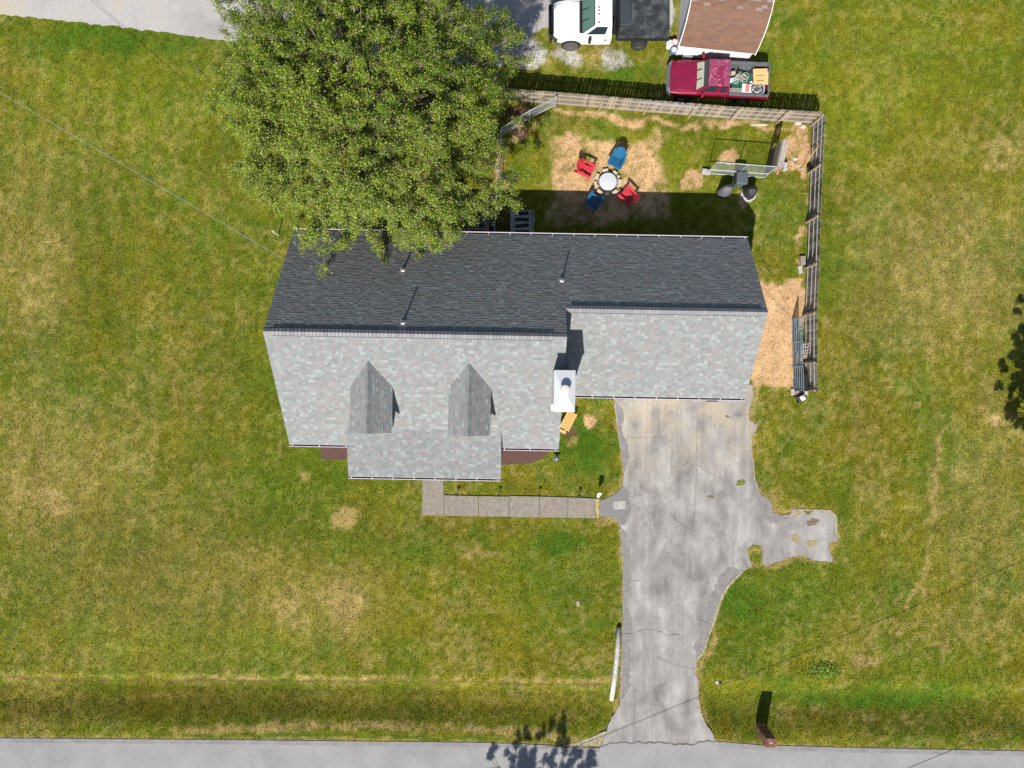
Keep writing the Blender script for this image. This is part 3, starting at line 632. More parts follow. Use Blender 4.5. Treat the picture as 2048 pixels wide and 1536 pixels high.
ups = Vector((0,-1,SL)).normalized(); nr = Vector((0,SL,1)).normalized(); nf = Vector((0,-SL,1)).normalized(); upf = Vector((0,1,SL)).normalized()
Lr = (YR-YM)*math.sqrt(1+SL*SL); Lg = (YR-YG)*math.sqrt(1+SL*SL)
# rear slope: u runs east to west so that the butts face the eave
shingles((XL,YR,ZE), (1,0,0), ups, nr, Lr, lambda v: (0, (XR-XL) if v < Lg else XM-XL), roof, seed=1, thick=(.005,.012), wmin=.12, wmax=.24)
shingles((XL,YF,ZE), (1,0,0), upf, nf, Lr, lambda v: (0, XM-XL), roof, seed=2)
shingles((XM+.02,YGF,ZE), (1,0,0), upf, nf, Lg, lambda v: (0, XR-XM-.02), roof, seed=3)
# ridge vents and cap shingles
def ridge(x0, x1, y, z, parent, seed, ext0=0, ext1=0):
    r = random.Random(seed); hw = .175; drop = hw*SL; up = .05
    v = MB(); ring = lambda x: [(x,y-hw,z-drop+.012),(x,y,z+.01),(x,y+hw,z-drop+.012),(x,y+hw,z-drop+up),(x,y,z+up),(x,y-hw,z-drop+up)]
    v.loft([ring(x0), ring(x1)]); v.build('ridge_vent', M['vent'], parent)
    meshes = []
    for k in range(6):
        b = r.choice(PAL); kk = r.uniform(.95, 1.2); t = .012; w_ = hw-.018; dd = w_*SL; ov = .148; rise = .010
        vs = []; 
        for xx, e in ((0, 0), (ov, rise)):
            vs += [(xx,-w_,-dd+e),(xx,0,e),(xx,w_,-dd+e),(xx,w_,-dd+e+t),(xx,0,e+t*1.3),(xx,-w_,-dd+e+t)]
        fs = [[i, (i+1) % 6, 6+(i+1) % 6, 6+i] for i in range(6)] + [[5,4,3,2,1,0],[6,7,8,9,10,11]]
        me = bpy.data.meshes.new('ridge_cap'); me.from_pydata(vs, [], fs); me.materials.append(M['shingle'])
        a = me.color_attributes.new('Col', 'FLOAT_COLOR', 'POINT'); a.data.foreach_set('color', np.tile(np.array((b[0]*kk*.98, b[1]*kk*.93, b[2]*kk*.95, 1), dtype=np.float32), 12)); me.update(); meshes.append(me)
    n = int((x1-x0)/.16)
    for i in range(n):
        o = bpy.data.objects.new('ridge_cap', r.choice(meshes)); C.objects.link(o); o.parent = parent; o.location = (x0+i*(x1-x0)/n, y, z+up+.002)
ridge(XL+.36, XM-.6, YM, ZM, roof, 5); ridge(XM+.25, XR-.3, YG, ZG, roof, 6)
mb = MB()
for a, b, y, z in ((XL, XL+.36, YM, ZM), (XM-.6, XM, YM, ZM), (XM+.02, XM+.25, YG, ZG), (XR-.3, XR, YG, ZG)):
    o = MB().loft([[(x,y-.14,z-.14*SL+.014),(x,y,z+.014),(x,y+.14,z-.14*SL+.014),(x,y+.14,z-.14*SL+.026),(x,y,z+.028),(x,y-.14,z-.14*SL+.026)] for x in (a, b)]).build('ridge_cap', M['shingle'], roof)
    a = o.data.color_attributes.new('Col', 'FLOAT_COLOR', 'POINT'); a.data.foreach_set('color', np.tile(np.array((.2,.2,.2,1), dtype=np.float32), len(o.data.vertices)))
# porch roof
PX0, PX1, PYT, PYE, PZT, PZE = -7.86, -.46, -2.24, -4.61, 3.66, 3.05
psl = (PZT-PZE)/(PYT-PYE)
pr = slab_deck([(PX0,PYE,PZE),(PX1,PYE,PZE),(PX1,PYT+.02,PZT+.02*psl),(PX0,PYT+.02,PZT+.02*psl)], house, 'porch_roof', .14)
shingles((PX0,PYE,PZE), (1,0,0), (0,1,psl), (0,-psl,1), math.hypot(PYT-PYE, PZT-PZE)+.05, lambda v: (0, PX1-PX0), pr, seed=4)
# dormers
def dormer(xc, seed, yf=-2.33):
    zr = 6.05; hw = .95; ze = 5.20; s2 = (zr-ze)/hw
    ymain = lambda z: YM-(ZM-z)/SL      # where the main slope is at height z
    d = MB()
    for sg in (-1, 1):
        pts = [(xc,yf,zr),(xc+sg*hw,yf,ze),(xc+sg*hw,ymain(ze)+.02,ze),(xc,ymain(zr)+.02,zr)]
        d.loft([[Vector(p)-Vector((0,0,.09)) for p in pts], [Vector(p)-Vector((0,0,.004)) for p in pts]])
    d = d.build('dormer', M['fascia'], house)
    wb = MB(); wb.loft([[(xc-hw+.16,yf+.18,ymain(0)*0+3.4),(xc+hw-.16,yf+.18,3.4),(xc+hw-.16,yf+.18,ze-.1),(xc,yf+.18,zr-.25),(xc-hw+.16,yf+.18,ze-.1)],
                        [(xc-hw+.16,ymain(ze)-.1,3.4),(xc+hw-.16,ymain(ze)-.1,3.4),(xc+hw-.16,ymain(ze)-.1,ze-.1),(xc,ymain(ze)-.1,zr-.25),(xc-hw+.16,ymain(ze)-.1,ze-.1)]]); wb.build('dormer_wall', M['siding'], d)
    MB().box((xc,yf+.16,4.65),(.7,.06,.8)).build('window_frame', M['white'], d); MB().box((xc,yf+.125,4.65),(.58,.03,.68)).build('window_pane', M['glass_dark'], d)
    Ls = math.hypot(hw, zr-ze)
    for sg in (-1, 1):
        # courses run along y; upslope goes towards the ridge
        def lim(v, sg=sg):
            z = ze+(zr-ze)*v/Ls; y1 = ymain(z)
            return (0, y1-yf) if sg > 0 else (-(y1-yf), 0)
        u = (0,1,0) if sg > 0 else (0,-1,0)
        shingles((xc+sg*hw,yf,ze), u, (-sg*hw,0,zr-ze), (sg*(zr-ze),0,hw), Ls, lim, d, seed=seed+sg, expo=.15, wmin=.14, wmax=.26, thick=(.014,.024))
    mb = MB(); n = 0; y = yf; cols = []; r = random.Random(seed)
    caps = []
    while y < ymain(zr)-.05:
        w_ = .13; dd = w_*s2; rings = []
        for yy, e in ((y, .03), (y+.17, .014)):
            rings.append([(xc-w_,yy,zr-dd+e-.01),(xc,yy,zr+e-.01),(xc+w_,yy,zr-dd+e-.01),(xc+w_,yy,zr-dd+e),(xc,yy,zr+e+.004),(xc-w_,yy,zr-dd+e)])
        m2 = MB(); m2.loft(rings); o = m2.build('ridge_cap', M['shingle'], d); b = r.choice(PAL); k = r.uniform(.85, 1.1)
        a = o.data.color_attributes.new('Col', 'FLOAT_COLOR', 'POINT'); a.data.foreach_set('color', np.tile(np.array((b[0]*k, b[1]*k, b[2]*k, 1), dtype=np.float32), 12)); y += .15
dormer(-6.39, 50); dormer(-1.91, 60, -2.36)
# walls, doors, windows
wl = MB()
x0, x1, y0, y1 = XL+.3, XM-.12, YF+.4, YR-.4
def gable_wall(x0, x1, ya, yb, yr, zr):
    za = ZE-.17+ (0)*SL; wl.loft([[(x,ya,-.02),(x,yb,-.02),(x,yb,ZE+.4*SL-.2),(x,yr,zr-.2),(x,ya,ZE+.4*SL-.2)] for x in (x0, x1)])
gable_wall(XL+.3, XM-.12, YF+.4, YR-.4, YM, ZM); gable_wall(XM-.115, XR-.3, YGF+.4, YR-.4, YG, ZG)
wl.build('wall', M['siding'], house)
gd = MB().box((6.6,YGF+.375,1.1),(4.9,.05,2.2)).build('garage_door', M['garage_door'], house)
for i in range(4): MB().box((6.6,YGF+.34,.28+i*.55),(4.8,.03,.5)).build('door_panel', M['garage_door'], gd, bevel=.01)
for x, y, sgn in ((-9.3,YF+.38,-1),(-6.6,YF+.38,-1),(-2.2,YF+.38,-1),(1.0,YF+.38,-1),(-8.5,YR-.38,1),(-4.5,YR-.38,1),(5.5,YR-.38,1),(9.0,YR-.38,1)):
    wf = MB().box((x,y,1.6),(1.1,.08,1.3)).build('window', M['white'], house); MB().box((x,y+sgn*.05,1.6),(.98,.03,1.18)).build('pane', M['glass_dark'], wf)
MB().box((-4.2,YF+.38,1.1),(.95,.08,2.1)).build('front_door', M['door'], house)
for x in (-1.55, .97): MB().box((x,YR-.38,1.65),(.9,.08,2.05)).build('back_door', M['white'], house)
for x in (PX0+.25, -5.4, -2.9, PX1-.25): MB().box((x,PYE+.25,1.48),(.13,.13,2.9)).build('porch_post', M['white'], house)
MB().box(((PX0+PX1)/2,(PYE+YF)/2+.42,.12),(PX1-PX0-.3,1.75,.24)).build('porch_floor', M['concrete'], house)
# chimney
ch = MB().box((2.24,-.26,3.6),(.86,1.68,7.2)).build('chimney', M['siding'], house)
cap = MB(); cx, cy, cz, a, b = 2.245, -.26, 7.24, .455, .89
cap.loft([[(cx-a,cy-b,cz-.12),(cx+a,cy-b,cz-.12),(cx+a,cy+b,cz-.12),(cx-a,cy+b,cz-.12)],[(cx-a,cy-b,cz),(cx+a,cy-b,cz),(cx+a,cy+b,cz),(cx-a,cy+b,cz)],[(cx-.1,cy-.12,cz+.11),(cx+.1,cy-.12,cz+.11),(cx+.1,cy+.12,cz+.11),(cx-.1,cy+.12,cz+.11)]])
cap.build('chimney_cap', M['capmetal'], ch)
MB().box((cx-a-.05,cy-b+.18,cz-.13),(.12,.25,.1)).build('cap_flashing', M['white'], ch)
fl = MB().lathe((cx+.0,cy+.06,cz),[(.15,0),(.15,.26),(.17,.27),(.17,.33),(.12,.36)],24).build('flue', M['pvc'], ch); MB().lathe((cx,cy+.06,cz),[(.215,.33),(.215,.36),(.19,.385),(.03,.40)],28).build('flue_lid', M['flue'], ch)
# gutters with brackets
def gutter(x0, x1, y, z, sg):
    w_ = .125; g = MB()
    ring = lambda x: [(x,y,z-.02),(x,y,z-.12),(x,y+sg*w_,z-.12),(x,y+sg*w_,z-.01),(x,y+sg*(w_-.026),z-.01),(x,y+sg*(w_-.026),z-.10),(x,y+sg*.02,z-.10),(x,y+sg*.02,z-.02)]
    g.loft([ring(x0), ring(x1)]); g = g.build('gutter', M['gutter'], house)
    MB().poly([(x0+.01,y+sg*.02,z-.085),(x1-.01,y+sg*.02,z-.085),(x1-.01,y+sg*(w_-.03),z-.085),(x0+.01,y+sg*(w_-.03),z-.085)]).build('gutter_bed', M['gutter_in'], g)  # near-black sheet laid along the inside of the channel
    n = max(2, int((x1-x0)/1.05)); br = MB()
    for i in range(n+1): 
        x = x0+.15+(x1-x0-.3)*i/n; o = MB().box((x,y+sg*w_/2,z-.012),(.035,w_*.95,.012)).build('gutter_bracket', M['gutter'], g)
gutter(XL, PX0, YF, ZE, -1); gutter(PX1, XM, YF, ZE, -1); gutter(PX0, PX1, PYE, PZE, -1); gutter(XM+.4, XR, YGF, ZE, -1); gutter(XL, XR, YR, ZE, 1)
# plumbing vents on the rear slope
def on_rear(px, py):
    lo, hi = 2., 8.
    for _ in range(40):
        m_ = (lo+hi)/2; p = L(px, py, m_)
        if ZE+SL*(YR-p.y) > m_: lo = m_
        else: hi = m_
    return L(px, py, lo)
for px, py, hh_ in ((806,541,.42),(1124,562,.40),(806,646,.45)):
    p = on_rear(px, py); v = MB().tube(p-Vector((0,0,.1)), p+Vector((0,0,hh_-.0)), .042, seg=14, cap=False); v.tube(p+Vector((0,0,hh_-.02)), p+Vector((0,0,hh_)), .05, seg=14, cap=False)
    v = v.build('vent_pipe', M['pvc'], roof); MB().lathe(p-Vector((0,0,.03)), [(.15,-.03),(.07,.10),(.05,.13)], 16).build('vent_boot', M['pvc'], v)

# ------------------------------------------------------------------ wooden fence: pickets outside, three rails and posts inside
def dirn(a, b): d = (b-a); d.z = 0; return d.normalized()
def picket_fence(name, label, base, posts, side, hgt, pal, seed, railm, shared):
    "base: ground polyline (world); side: unit vector sign towards the inside"
    r = random.Random(seed); root = thing(name, label, 'fence', base[0])
    o0 = base[0]; total = 0; segs = []
    for a, b in zip(base[:-1], base[1:]): segs.append((a, b, (b-a).length))
    pk = []
    if not shared:
        for k in range(14):
            h_ = hgt+r.uniform(-.012, .012); w_ = .138; mb = MB(); t = .018
            prof = [(-w_/2,.03),(w_/2,.03),(w_/2,h_-.035),(w_/2-.03,h_),(-w_/2+.03,h_),(-w_/2,h_-.035)]
            mb.loft([[(x,-t/2,z) for x, z in prof],[(x,t/2,z) for x, z in prof]])
            me_o = mb.build('picket', M['wood_new']); b = r.choice(pal); kk = r.uniform(.45, 1.6)
            a = me_o.data.color_attributes.new('Col', 'FLOAT_COLOR', 'POINT'); a.data.foreach_set('color', np.tile(np.array((b[0]*kk, b[1]*kk, b[2]*kk, 1), dtype=np.float32), 12)); pk.append(me_o.data); bpy.data.objects.remove(me_o)
    for a, b, ln in segs:
        d = dirn(a, b); nrm = Vector((-d.y, d.x, 0))*side; ang = math.atan2(d.y, d.x); n = int(ln/.146)
        for i in range(n):
            p = a + d*(i+.5)*ln/n - nrm*.065
            o = bpy.data.objects.new('picket', r.choice(pk)); C.objects.link(o); o.parent = root; o.location = p-o0+Vector((0,0,r.uniform(-.01,.01))); o.rotation_euler = (r.gauss(0,.006), r.gauss(0,.0035), ang+r.gauss(0,.01))
        for z in (.26, .80, 1.27):
            MB().beam(a-o0-nrm*.035+Vector((0,0,z)), b-o0-nrm*.035+Vector((0,0,z)), .038, .065).build('rail', railm, root)
    for p in posts:
        h_ = hgt-.08+r.uniform(-.04,.02)
        MB().box(p-o0+Vector((0,0,h_/2)), (.09,.09,h_), rz=math.atan2((base[1]-base[0]).y, (base[1]-base[0]).x)).build('post', M['post'], root, bevel=.006)
    return root
FH = 1.58
bp = [W(1003,203), W(1198,218.5), W(1286,226.5), W(1376,233.5), W(1458,240), W(1551,245.5), W(1620,249.5)]
PALW = [(.22,.185,.135),(.18,.15,.115),(.26,.22,.165),(.15,.125,.10),(.22,.205,.18)]
bf = picket_fence('picket_fence', 'weathered tan picket fence running along the back of the yard behind the red pickup', bp, [p+Vector((0.02,-.05,0)) for p in bp[:-1]], -1, FH, PALW, 3, M['rail'], False)
MB().beam(W(1297,228)-bp[0]+Vector((0,-.02,1.42)), W(1382,235)-bp[0]+Vector((0,-.02,1.42)), .15, .03).build('loose_board', M['rail_grey'], bf)
MB().beam(W(1270,226)-bp[0]+Vector((0,-.02,1.5)), W(1300,228)-bp[0]+Vector((0,-.02,1.5)), .12, .03).build('loose_board', M['rail_grey'], bf)
sp = [W(1622,252), W(1617,347), W(1613,445), W(1610,537), W(1606,632), W(1606,727), W(1607,781)]
PALG = [(.16,.15,.14),(.20,.19,.18),(.13,.12,.11),(.23,.21,.19)]
sf = picket_fence('picket_fence', 'darker grey picket fence along the right side of the yard with pale rails', sp, [p+Vector((-.03,0,0)) for p in sp], -1, FH, PALG, 4, M['rail_grey'], False)

# chain link runs: rails, posts and a diamond wire mesh
def chain_mesh(mb, a, b, z0, z1, pitch=.085, r=.0024):
    a = Vector(a); b = Vector(b); Ln = (b-a).length; d = (b-a)/Ln; hz = z1-z0
    k = int((Ln+hz)/pitch)
    for i in range(k):
        s = i*pitch
        for sg in (1, -1):
            # line from (s, 0) leaning back to (s-hz, hz)
            x0, y0_, x1, y1_ = s, 0, s-hz, hz
            if x0 > Ln: y0_ += x0-Ln; x0 = Ln
            if x1 < 0: y1_ += x1; x1 = 0
            if y1_ <= y0_: continue
            if sg < 0: x0, x1 = Ln-x0, Ln-x1
            mb.tube(a+d*x0+Vector((0,0,z0+y0_)), a+d*x1+Vector((0,0,z0+y1_)), r, seg=3, cap=False)
def chainlink(name, label, pts, hgt, mids=(), group=None, posts=True, cat='fence', dark=None):
    root = thing(name, label, cat, pts[0], group=group); o0 = pts[0]
    for a, b in zip(pts[:-1], pts[1:]):
        A, B = a-o0, b-o0
        for z in (hgt,)+tuple(mids): MB().tube(A+Vector((0,0,z)), B+Vector((0,0,z)), .021, seg=8).build('rail', M['galv'], root)
        mb = MB(); chain_mesh(mb, A, B, .05 if not mids else min(mids), hgt); tag(mb.build('wire_mesh', M['mesh'], root), kind='stuff')
    if posts:
        for p in pts: MB().tube(p-o0, p-o0+Vector((0,0,hgt+.05)), .032, seg=10).build('post', M['galv'], root)
    return root
chainlink('chain_link_gate', 'galvanised chain link gate slanting from the back fence to the big tree', [W(1110,216.5), W(1058,243), W(1003,277)], 1.5, mids=(.45,), cat='gate')
chainlink('chain_link_fence', 'low chain link fence running from the big tree down to the house eave', [W(1003,279), W(999,330), W(993.5,405), W(990,455), W(990,492)], 1.15, mids=(), cat='fence')

# kennel corner in the yard
A, B, Cc = W(1413,347), W(1527,355.5), W(1538,303)
kp = thing('kennel_panel', 'standing chain link kennel panel with a pale tube frame beside the grey bin', 'kennel panel', A); o0 = A
hk = 1.9
for z in (.06, .68, hk): MB().tube(Vector((0,0,z)) + (Vector((0,0,0))), (B-A)+Vector((0,0,z)), .022, seg=8).build('rail', M['galv'], kp)
for t in (0, .52, 1): MB().tube((B-A)*t+Vector((0,0,.0)), (B-A)*t+Vector((0,0,hk)), .02, seg=8).build('upright', M['galv'], kp)
mb = MB(); chain_mesh(mb, Vector((0,0,0)), B-A, .06, hk, r=.0017); tag(mb.build('wire_mesh', M['mesh'], kp), kind='stuff')
wp = thing('board_screen', 'standing kennel side screened with boards coloured as shaded below and lit above near the fence corner', 'screen', B)
d = dirn(B, Cc); ln = (Cc-B).length; nrm = Vector((-d.y, d.x, 0)); n = 12; rr_ = random.Random(4)
for i, z in enumerate(np.arange(.12, 1.85, .165)):
    sunlit = z > .95  # upper boards coloured lighter as if in sun, lower ones darker as shaded
    off = nrm*0.03
    MB().beam(d*.03+Vector((0,0,z)), d*(ln-.03)+Vector((0,0,z)), .022, .158).build('board', M['grey_board'] if sunlit else M['panel_wood'], wp, bevel=.004)
for t in (0.02, .98): MB().tube(d*ln*t-nrm*.05, d*ln*t-nrm*.05+Vector((0,0,1.95)), .022, seg=8).build('upright', M['galv'], wp)
for q_ in (.10,.24): MB().beam(d*.02-nrm*q_+Vector((0,0,1.90)), d*(ln-.02)-nrm*q_+Vector((0,0,1.90)), .125, .02).build('board', M['grey_board'], wp)
MB().tube(-nrm*.05+Vector((0,0,1.93)), d*ln-nrm*.05+Vector((0,0,1.93)), .022, seg=8).build('rail', M['galv'], wp)
def hollow_block(loc, rz, label, m=None, dims=(.40,.20,.19), group='loose concrete blocks in the yard', holes=False):
    root = tag(MB().box((0,0,dims[2]/2), dims).build('concrete_block', m or M['block'], None, bevel=.008), label, 'block', group); root.location = loc; root.rotation_euler = (0,0,rz); return root
hollow_block(W(1411,345), R(-8), 'pale concrete block under the left end of the kennel panel', dims=(.44,.26,.2))
hollow_block(W(1568,335), R(80), 'tall pale concrete block right of the board screen', dims=(.42,.2,.22))
hollow_block(W(1604,521.5), R(92), 'brown paver block against the right fence', M['paver_brown'], dims=(.46,.26,.16))
hollow_block(W(1600,539.5), R(98), 'pale flat block below the brown paver', M['block'], dims=(.40,.20,.06))
rs = random.Random(9)
def rock(loc, s, label, m=None, grp=None):
    mb = MB(); rings = []
    for z, q in ((0,.8),(.3,1.0),(.65,.8),(.85,.4)):
        rings.append([(math.cos(2*PI*i/8)*s[0]*q*rs.uniform(.8,1.15), math.sin(2*PI*i/8)*s[1]*q*rs.uniform(.8,1.15), z*s[2]) for i in range(8)])
    o = mb.loft(rings).build('stone', m or M['block_tan']); o.location = loc; return tag(o, label, 'stone', grp)
rock(W(1596,247), (.24,.13,.14), 'flat pale stone at the top right fence corner')
rock(W(1606,254), (.17,.14,.16), 'small pale stone below the corner stone')
rock(W(1519,250), (.5,.08,.05), 'long low grey stone edge at the foot of the back fence')
rock(W(1590,318), (.16,.10,.08), 'broken tan stone in the bare corner soil')
rock(W(1592,328), (.14,.12,.07), 'brownish stone just below the broken tan stone', M['paver_brown'])
# grey bin and covered grills
def bin_(loc, rz):
    root = thing('wheeled_bin', 'dark grey wheeled bin with rounded lid between two covered grills', 'bin', loc, rz)
    def rr4(w_, d_, z, c=.06): return [(-w_/2+c,-d_/2,z),(w_/2-c,-d_/2,z),(w_/2,-d_/2+c,z),(w_/2,d_/2-c,z),(w_/2-c,d_/2,z),(-w_/2+c,d_/2,z),(-w_/2,d_/2-c,z),(-w_/2,-d_/2+c,z)]
    MB().loft([rr4(.42,.44,.08), rr4(.54,.58,.92)]).build('body', M['bin'], root)
    lid = MB().loft([rr4(.58,.66,.92), rr4(.58,.66,.965), rr4(.54,.62,.99), rr4(.50,.58,.985), rr4(.46,.54,1.0)]).build('lid', M['bin'], root)
    for i in range(5): MB().box((-.14+i*.07,-.02,1.003),(.018,.34,.012)).build('rib', M['bin'], lid)
    MB().tube((-.2,.37,.9),(.2,.37,.9),.02).tube((-.2,.3,.9),(-.2,.37,.9),.02).tube((.2,.3,.9),(.2,.37,.9),.02).build('handle', M['bin'], root)
    for s_ in (-1,1): MB().tube((s_*.24,.24,.1),(s_*.29,.24,.1),.1,seg=14).build('wheel', M['rubber'], root)
bin_(W(1473,366.5), R(-2))
def covered(loc, rz, m, label, rx, ry, h_, seed, skirt=1.15):
    r = random.Random(seed); root = thing('covered_grill', label, 'grill', loc, rz); seg = 28; rings = []
    fold = [1+.05*math.sin(3*t_)+.035*math.sin(7*t_+seed)+r.uniform(-.015,.015) for t_ in [2*PI*i/seg for i in range(seg)]]
    for z, q, fo in ((0.05,skirt,1.6),(.25,1.06,1.3),(h_*.6,.98,1),(h_*.8,.88,.8),(h_*.93,.66,.6),(h_,.36,.3),(h_+.03,.08,.1)):
        rings.append([(math.cos(2*PI*i/seg)*rx*q*(1+(fold[i]-1)*fo), math.sin(2*PI*i/seg)*ry*q*(1+(fold[i]-1)*fo)+.02*z, z+.03*math.sin(2*PI*i/seg*2+seed)*(q < .9)) for i in range(seg)])
    MB().loft(rings).build('cover', m, root, smooth=True)
    return root
covered(W(1447.5,385), R(25), M['cover_grey'], 'dark grey fabric covered grill left of the bin', .36, .27, .92, 3)
g2 = covered(W(1495,388.5), R(10), M['cover_black'], 'black fabric covered grill standing on a pale octagonal base', .31, .33, .90, 8, 1.0)
MB().lathe((0,-.03,0), [(.40,0),(.44,.12),(.42,.2),(.3,.22)], 8).build('base', M['block'], g2)

# fire pit
fp = W(1214.5,366); pit = thing('fire_pit', 'round fire pit with a silver lid ringed by loose stones', 'fire pit', fp)
MB().lathe((0,0,0), [(.44,0),(.46,.16),(.50,.22),(.48,.27),(.40,.27)], 32).build('bowl', M['ash'], pit)
MB().lathe((0,.0,.28), [(.455,0),(.46,.02),(.43,.03),(.2,.05),(.02,.06)], 40).build('lid', M['lid'], pit)
for i in range(2): MB().box((0,0,.325),(.55,.012,.012),rz=i*PI/2+.1).build('lid_seam', M['lid'], pit)
BL = [(151,.30,.14),(182,.15,.12),(196,.16,.16),(231,.30,.15),(264,.30,.14),(307,.30,.16),(358,.34,.15),(28,.14,.10),(52,.26,.13),(101,.30,.13)]
for i, (a, l_, t_) in enumerate(BL):
    an = R(a); o = MB().box((math.cos(an)*.645, math.sin(an)*.645, .085), (t_+.02, l_, .17), rz=an+random.uniform(-.08,.08)).build('stone', M['block_tan'], pit, bevel=.012)

# adirondack chairs
def adirondack(label, loc, ang, m, group):
    root = thing('adirondack_chair', label, 'chair', loc, ang, group)
    for i in range(6):
        x = .30-i*.095; z = .37-i*.022; MB().box((x,0,z),(.088,.50,.022)).build('seat_slat', m, root, bevel=.004)
    MB().box((.345,0,.335),(.03,.52,.10)).build('apron', m, root, bevel=.008)
    n = 7
    for i in range(n):
        t = (i-(n-1)/2)/((n-1)/2); yb = t*.225; yt = t*.325; hl = .72-.13*t*t
        a = Vector((-.20,yb,.27)); d = Vector((-.50,0,.86)).normalized(); b = Vector((-.20,yt,.27))+d*hl
        cup = Vector((.05*t*t,0,0)); MB().beam(a+cup, b+cup*2, .068+.028, .02, up=(1,0,.4)).build('back_slat', m, root, bevel=.006)
    MB().beam((-.30,-.27,.45),(-.30,.27,.45),.03,.07).build('back_brace', m, root)
    for s_ in (-1,1):
        y = s_*.335; mb = MB(); mb.prism([(.40,y-.075),(.40,y+.075),(.1,y+.075),(-.36,y+s_*-.02+.04),(-.36,y+s_*-.02-.04),(.1,y-.07)], .545, .57); mb.build('arm', m, root, bevel=.01)
        MB().box((.30,s_*.30,.27),(.10,.03,.545)).build('front_leg', m, root, bevel=.005)
        MB().beam((.36,s_*.27,.34),(-.55,s_*.27,.03),.03,.12).build('side_rail', m, root)
        MB().beam((-.33,s_*.30,.55),(-.28,s_*.29,.12),.03,.07).build('rear_leg', m, root)
    return root
CG = 'plastic garden chairs around the fire pit'
def wc(px, py): return W(px, py, .35)*1.0
def ground(p): p = Vector(p); p.z = 0; return p
adirondack('red slatted garden chair in full sun left of the fire pit', ground(W(1172,339,.4)), R(-27), M['red'], CG)
adirondack('blue slatted garden chair in full sun above the fire pit', ground(W(1234,320,.4)), R(-118), M['blue'], CG)
adirondack('blue slatted garden chair mostly in shade below the fire pit', ground(W(1188,403,.4)), R(57), M['blue'], CG)
adirondack('red slatted garden chair half in shade right of the fire pit', ground(W(1256,392,.4)), R(137), M['red'], CG)

# back steps with rubber treads
def steps(label, x0p, x1p, ypx, m, rail):
    root = thing('back_steps', label, 'steps', W(x0p, ypx)); wd_ = (W(x1p,0)-W(x0p,0)).x; n = 4
    for i in range(n):
        h_ = .17*(i+1); y = -.36*i
        MB().box((wd_/2, y-.36/2-(n-i-1)*0, h_/2), (wd_, .355, h_)).build('step', m, root, bevel=.008)
        MB().box((wd_/2-.03*0, y-.18, h_+.006), (wd_*.58, .18, .012), rz=R([3,-1,7,0][i])).build('tread_mat', M['mat'], root)
    if rail:
        MB().tube((wd_-.12,-.25,.17),(wd_-.12,-.25,1.0),.02).build('rail_post', M['black_metal'], root)
        MB().tube((wd_-.12,-.15,1.0),(wd_-.12,-1.6,1.55),.02).build('handrail', M['black_metal'], root)
    return root
steps('grey concrete back steps with black tread mats right of the chain link fence', 1020.5, 1067, 421.5, M['block'], True)
steps('brownish concrete back steps half hidden under the tree left of the chain link fence', 935, 978, 421.5, M['paver_brown'], False)

# yellow slatted chair by the chimney
lg = thing('slatted_lounger', 'yellow wooden slatted lounge chair tucked beside the chimney', 'lounge chair', ground(W(1136,843,.4)), R(-27+0))
# long axis along local y (north-west up)
for i in range(13): MB().box((0,.50-i*.076,.42-.0*i),(.50,.058,.022)).build('slat', M['yellow_wood'], lg, bevel=.003)
for s_ in (-1,1):
    MB().box((s_*.25,.04,.40),(.035,1.02,.07)).build('side_rail', M['yellow_wood'], lg)
    for y in (.45,-.38): MB().box((s_*.23,y,.19),(.05,.05,.38)).build('leg', M['yellow_wood'], lg)
MB().box((-.05,-.60,.20),(.46,.14,.04)).build('foot_rest', M['yellow_wood'], lg); MB().box((.1,-.5,.2),(.05,.2,.05)).build('foot_bar', M['yellow_wood'], lg)

# path lights
def path_light(px, label):
    root = thing('path_light', label, 'garden light', W(px[0], px[1]), group='black path lights along the walkway')
    MB().tube((0,0,-.0),(0,0,.36),.012).build('stake', M['black_metal'], root)
    MB().lathe((0,0,.30), [(.045,0),(.045,.09)], 14).build('lens', M['galv'], root)
    MB().lathe((0,0,.38), [(.085,0),(.08,.02),(.03,.055),(.01,.06)], 18).build('cap', M['dark'], root)
for p, l in (((915,987.5),'black path light nearest the porch corner, leftmost of the row'), ((997.5,988.5),'black path light second from the left beside the walkway'), ((1077.5,989),'black path light third from the left beside the walkway'), ((1157.5,990),'black path light nearest the driveway, rightmost of the row')): path_light(p, l)
# square lantern
sq = thing('square_lantern', 'square blue-grey lantern on the grass off the house corner', 'lantern', ground(W(1113,918,.3)), R(38))
MB().box((0,0,.14),(.1,.1,.28)).build('post', M['dark'], sq); MB().loft([[(-.13,-.13,.28),(.13,-.13,.28),(.13,.13,.28),(-.13,.13,.28)],[(-.13,-.13,.31),(.13,-.13,.31),(.13,.13,.31),(-.13,.13,.31)],[(-.04,-.04,.36),(.04,-.04,.36),(.04,.04,.36),(-.04,.04,.36)]]).build('roof', M['bin'], sq); MB().box((0,0,.365),(.06,.06,.015)).build('painted_glint', M['white'], sq)  # the white chip on top is a painted highlight
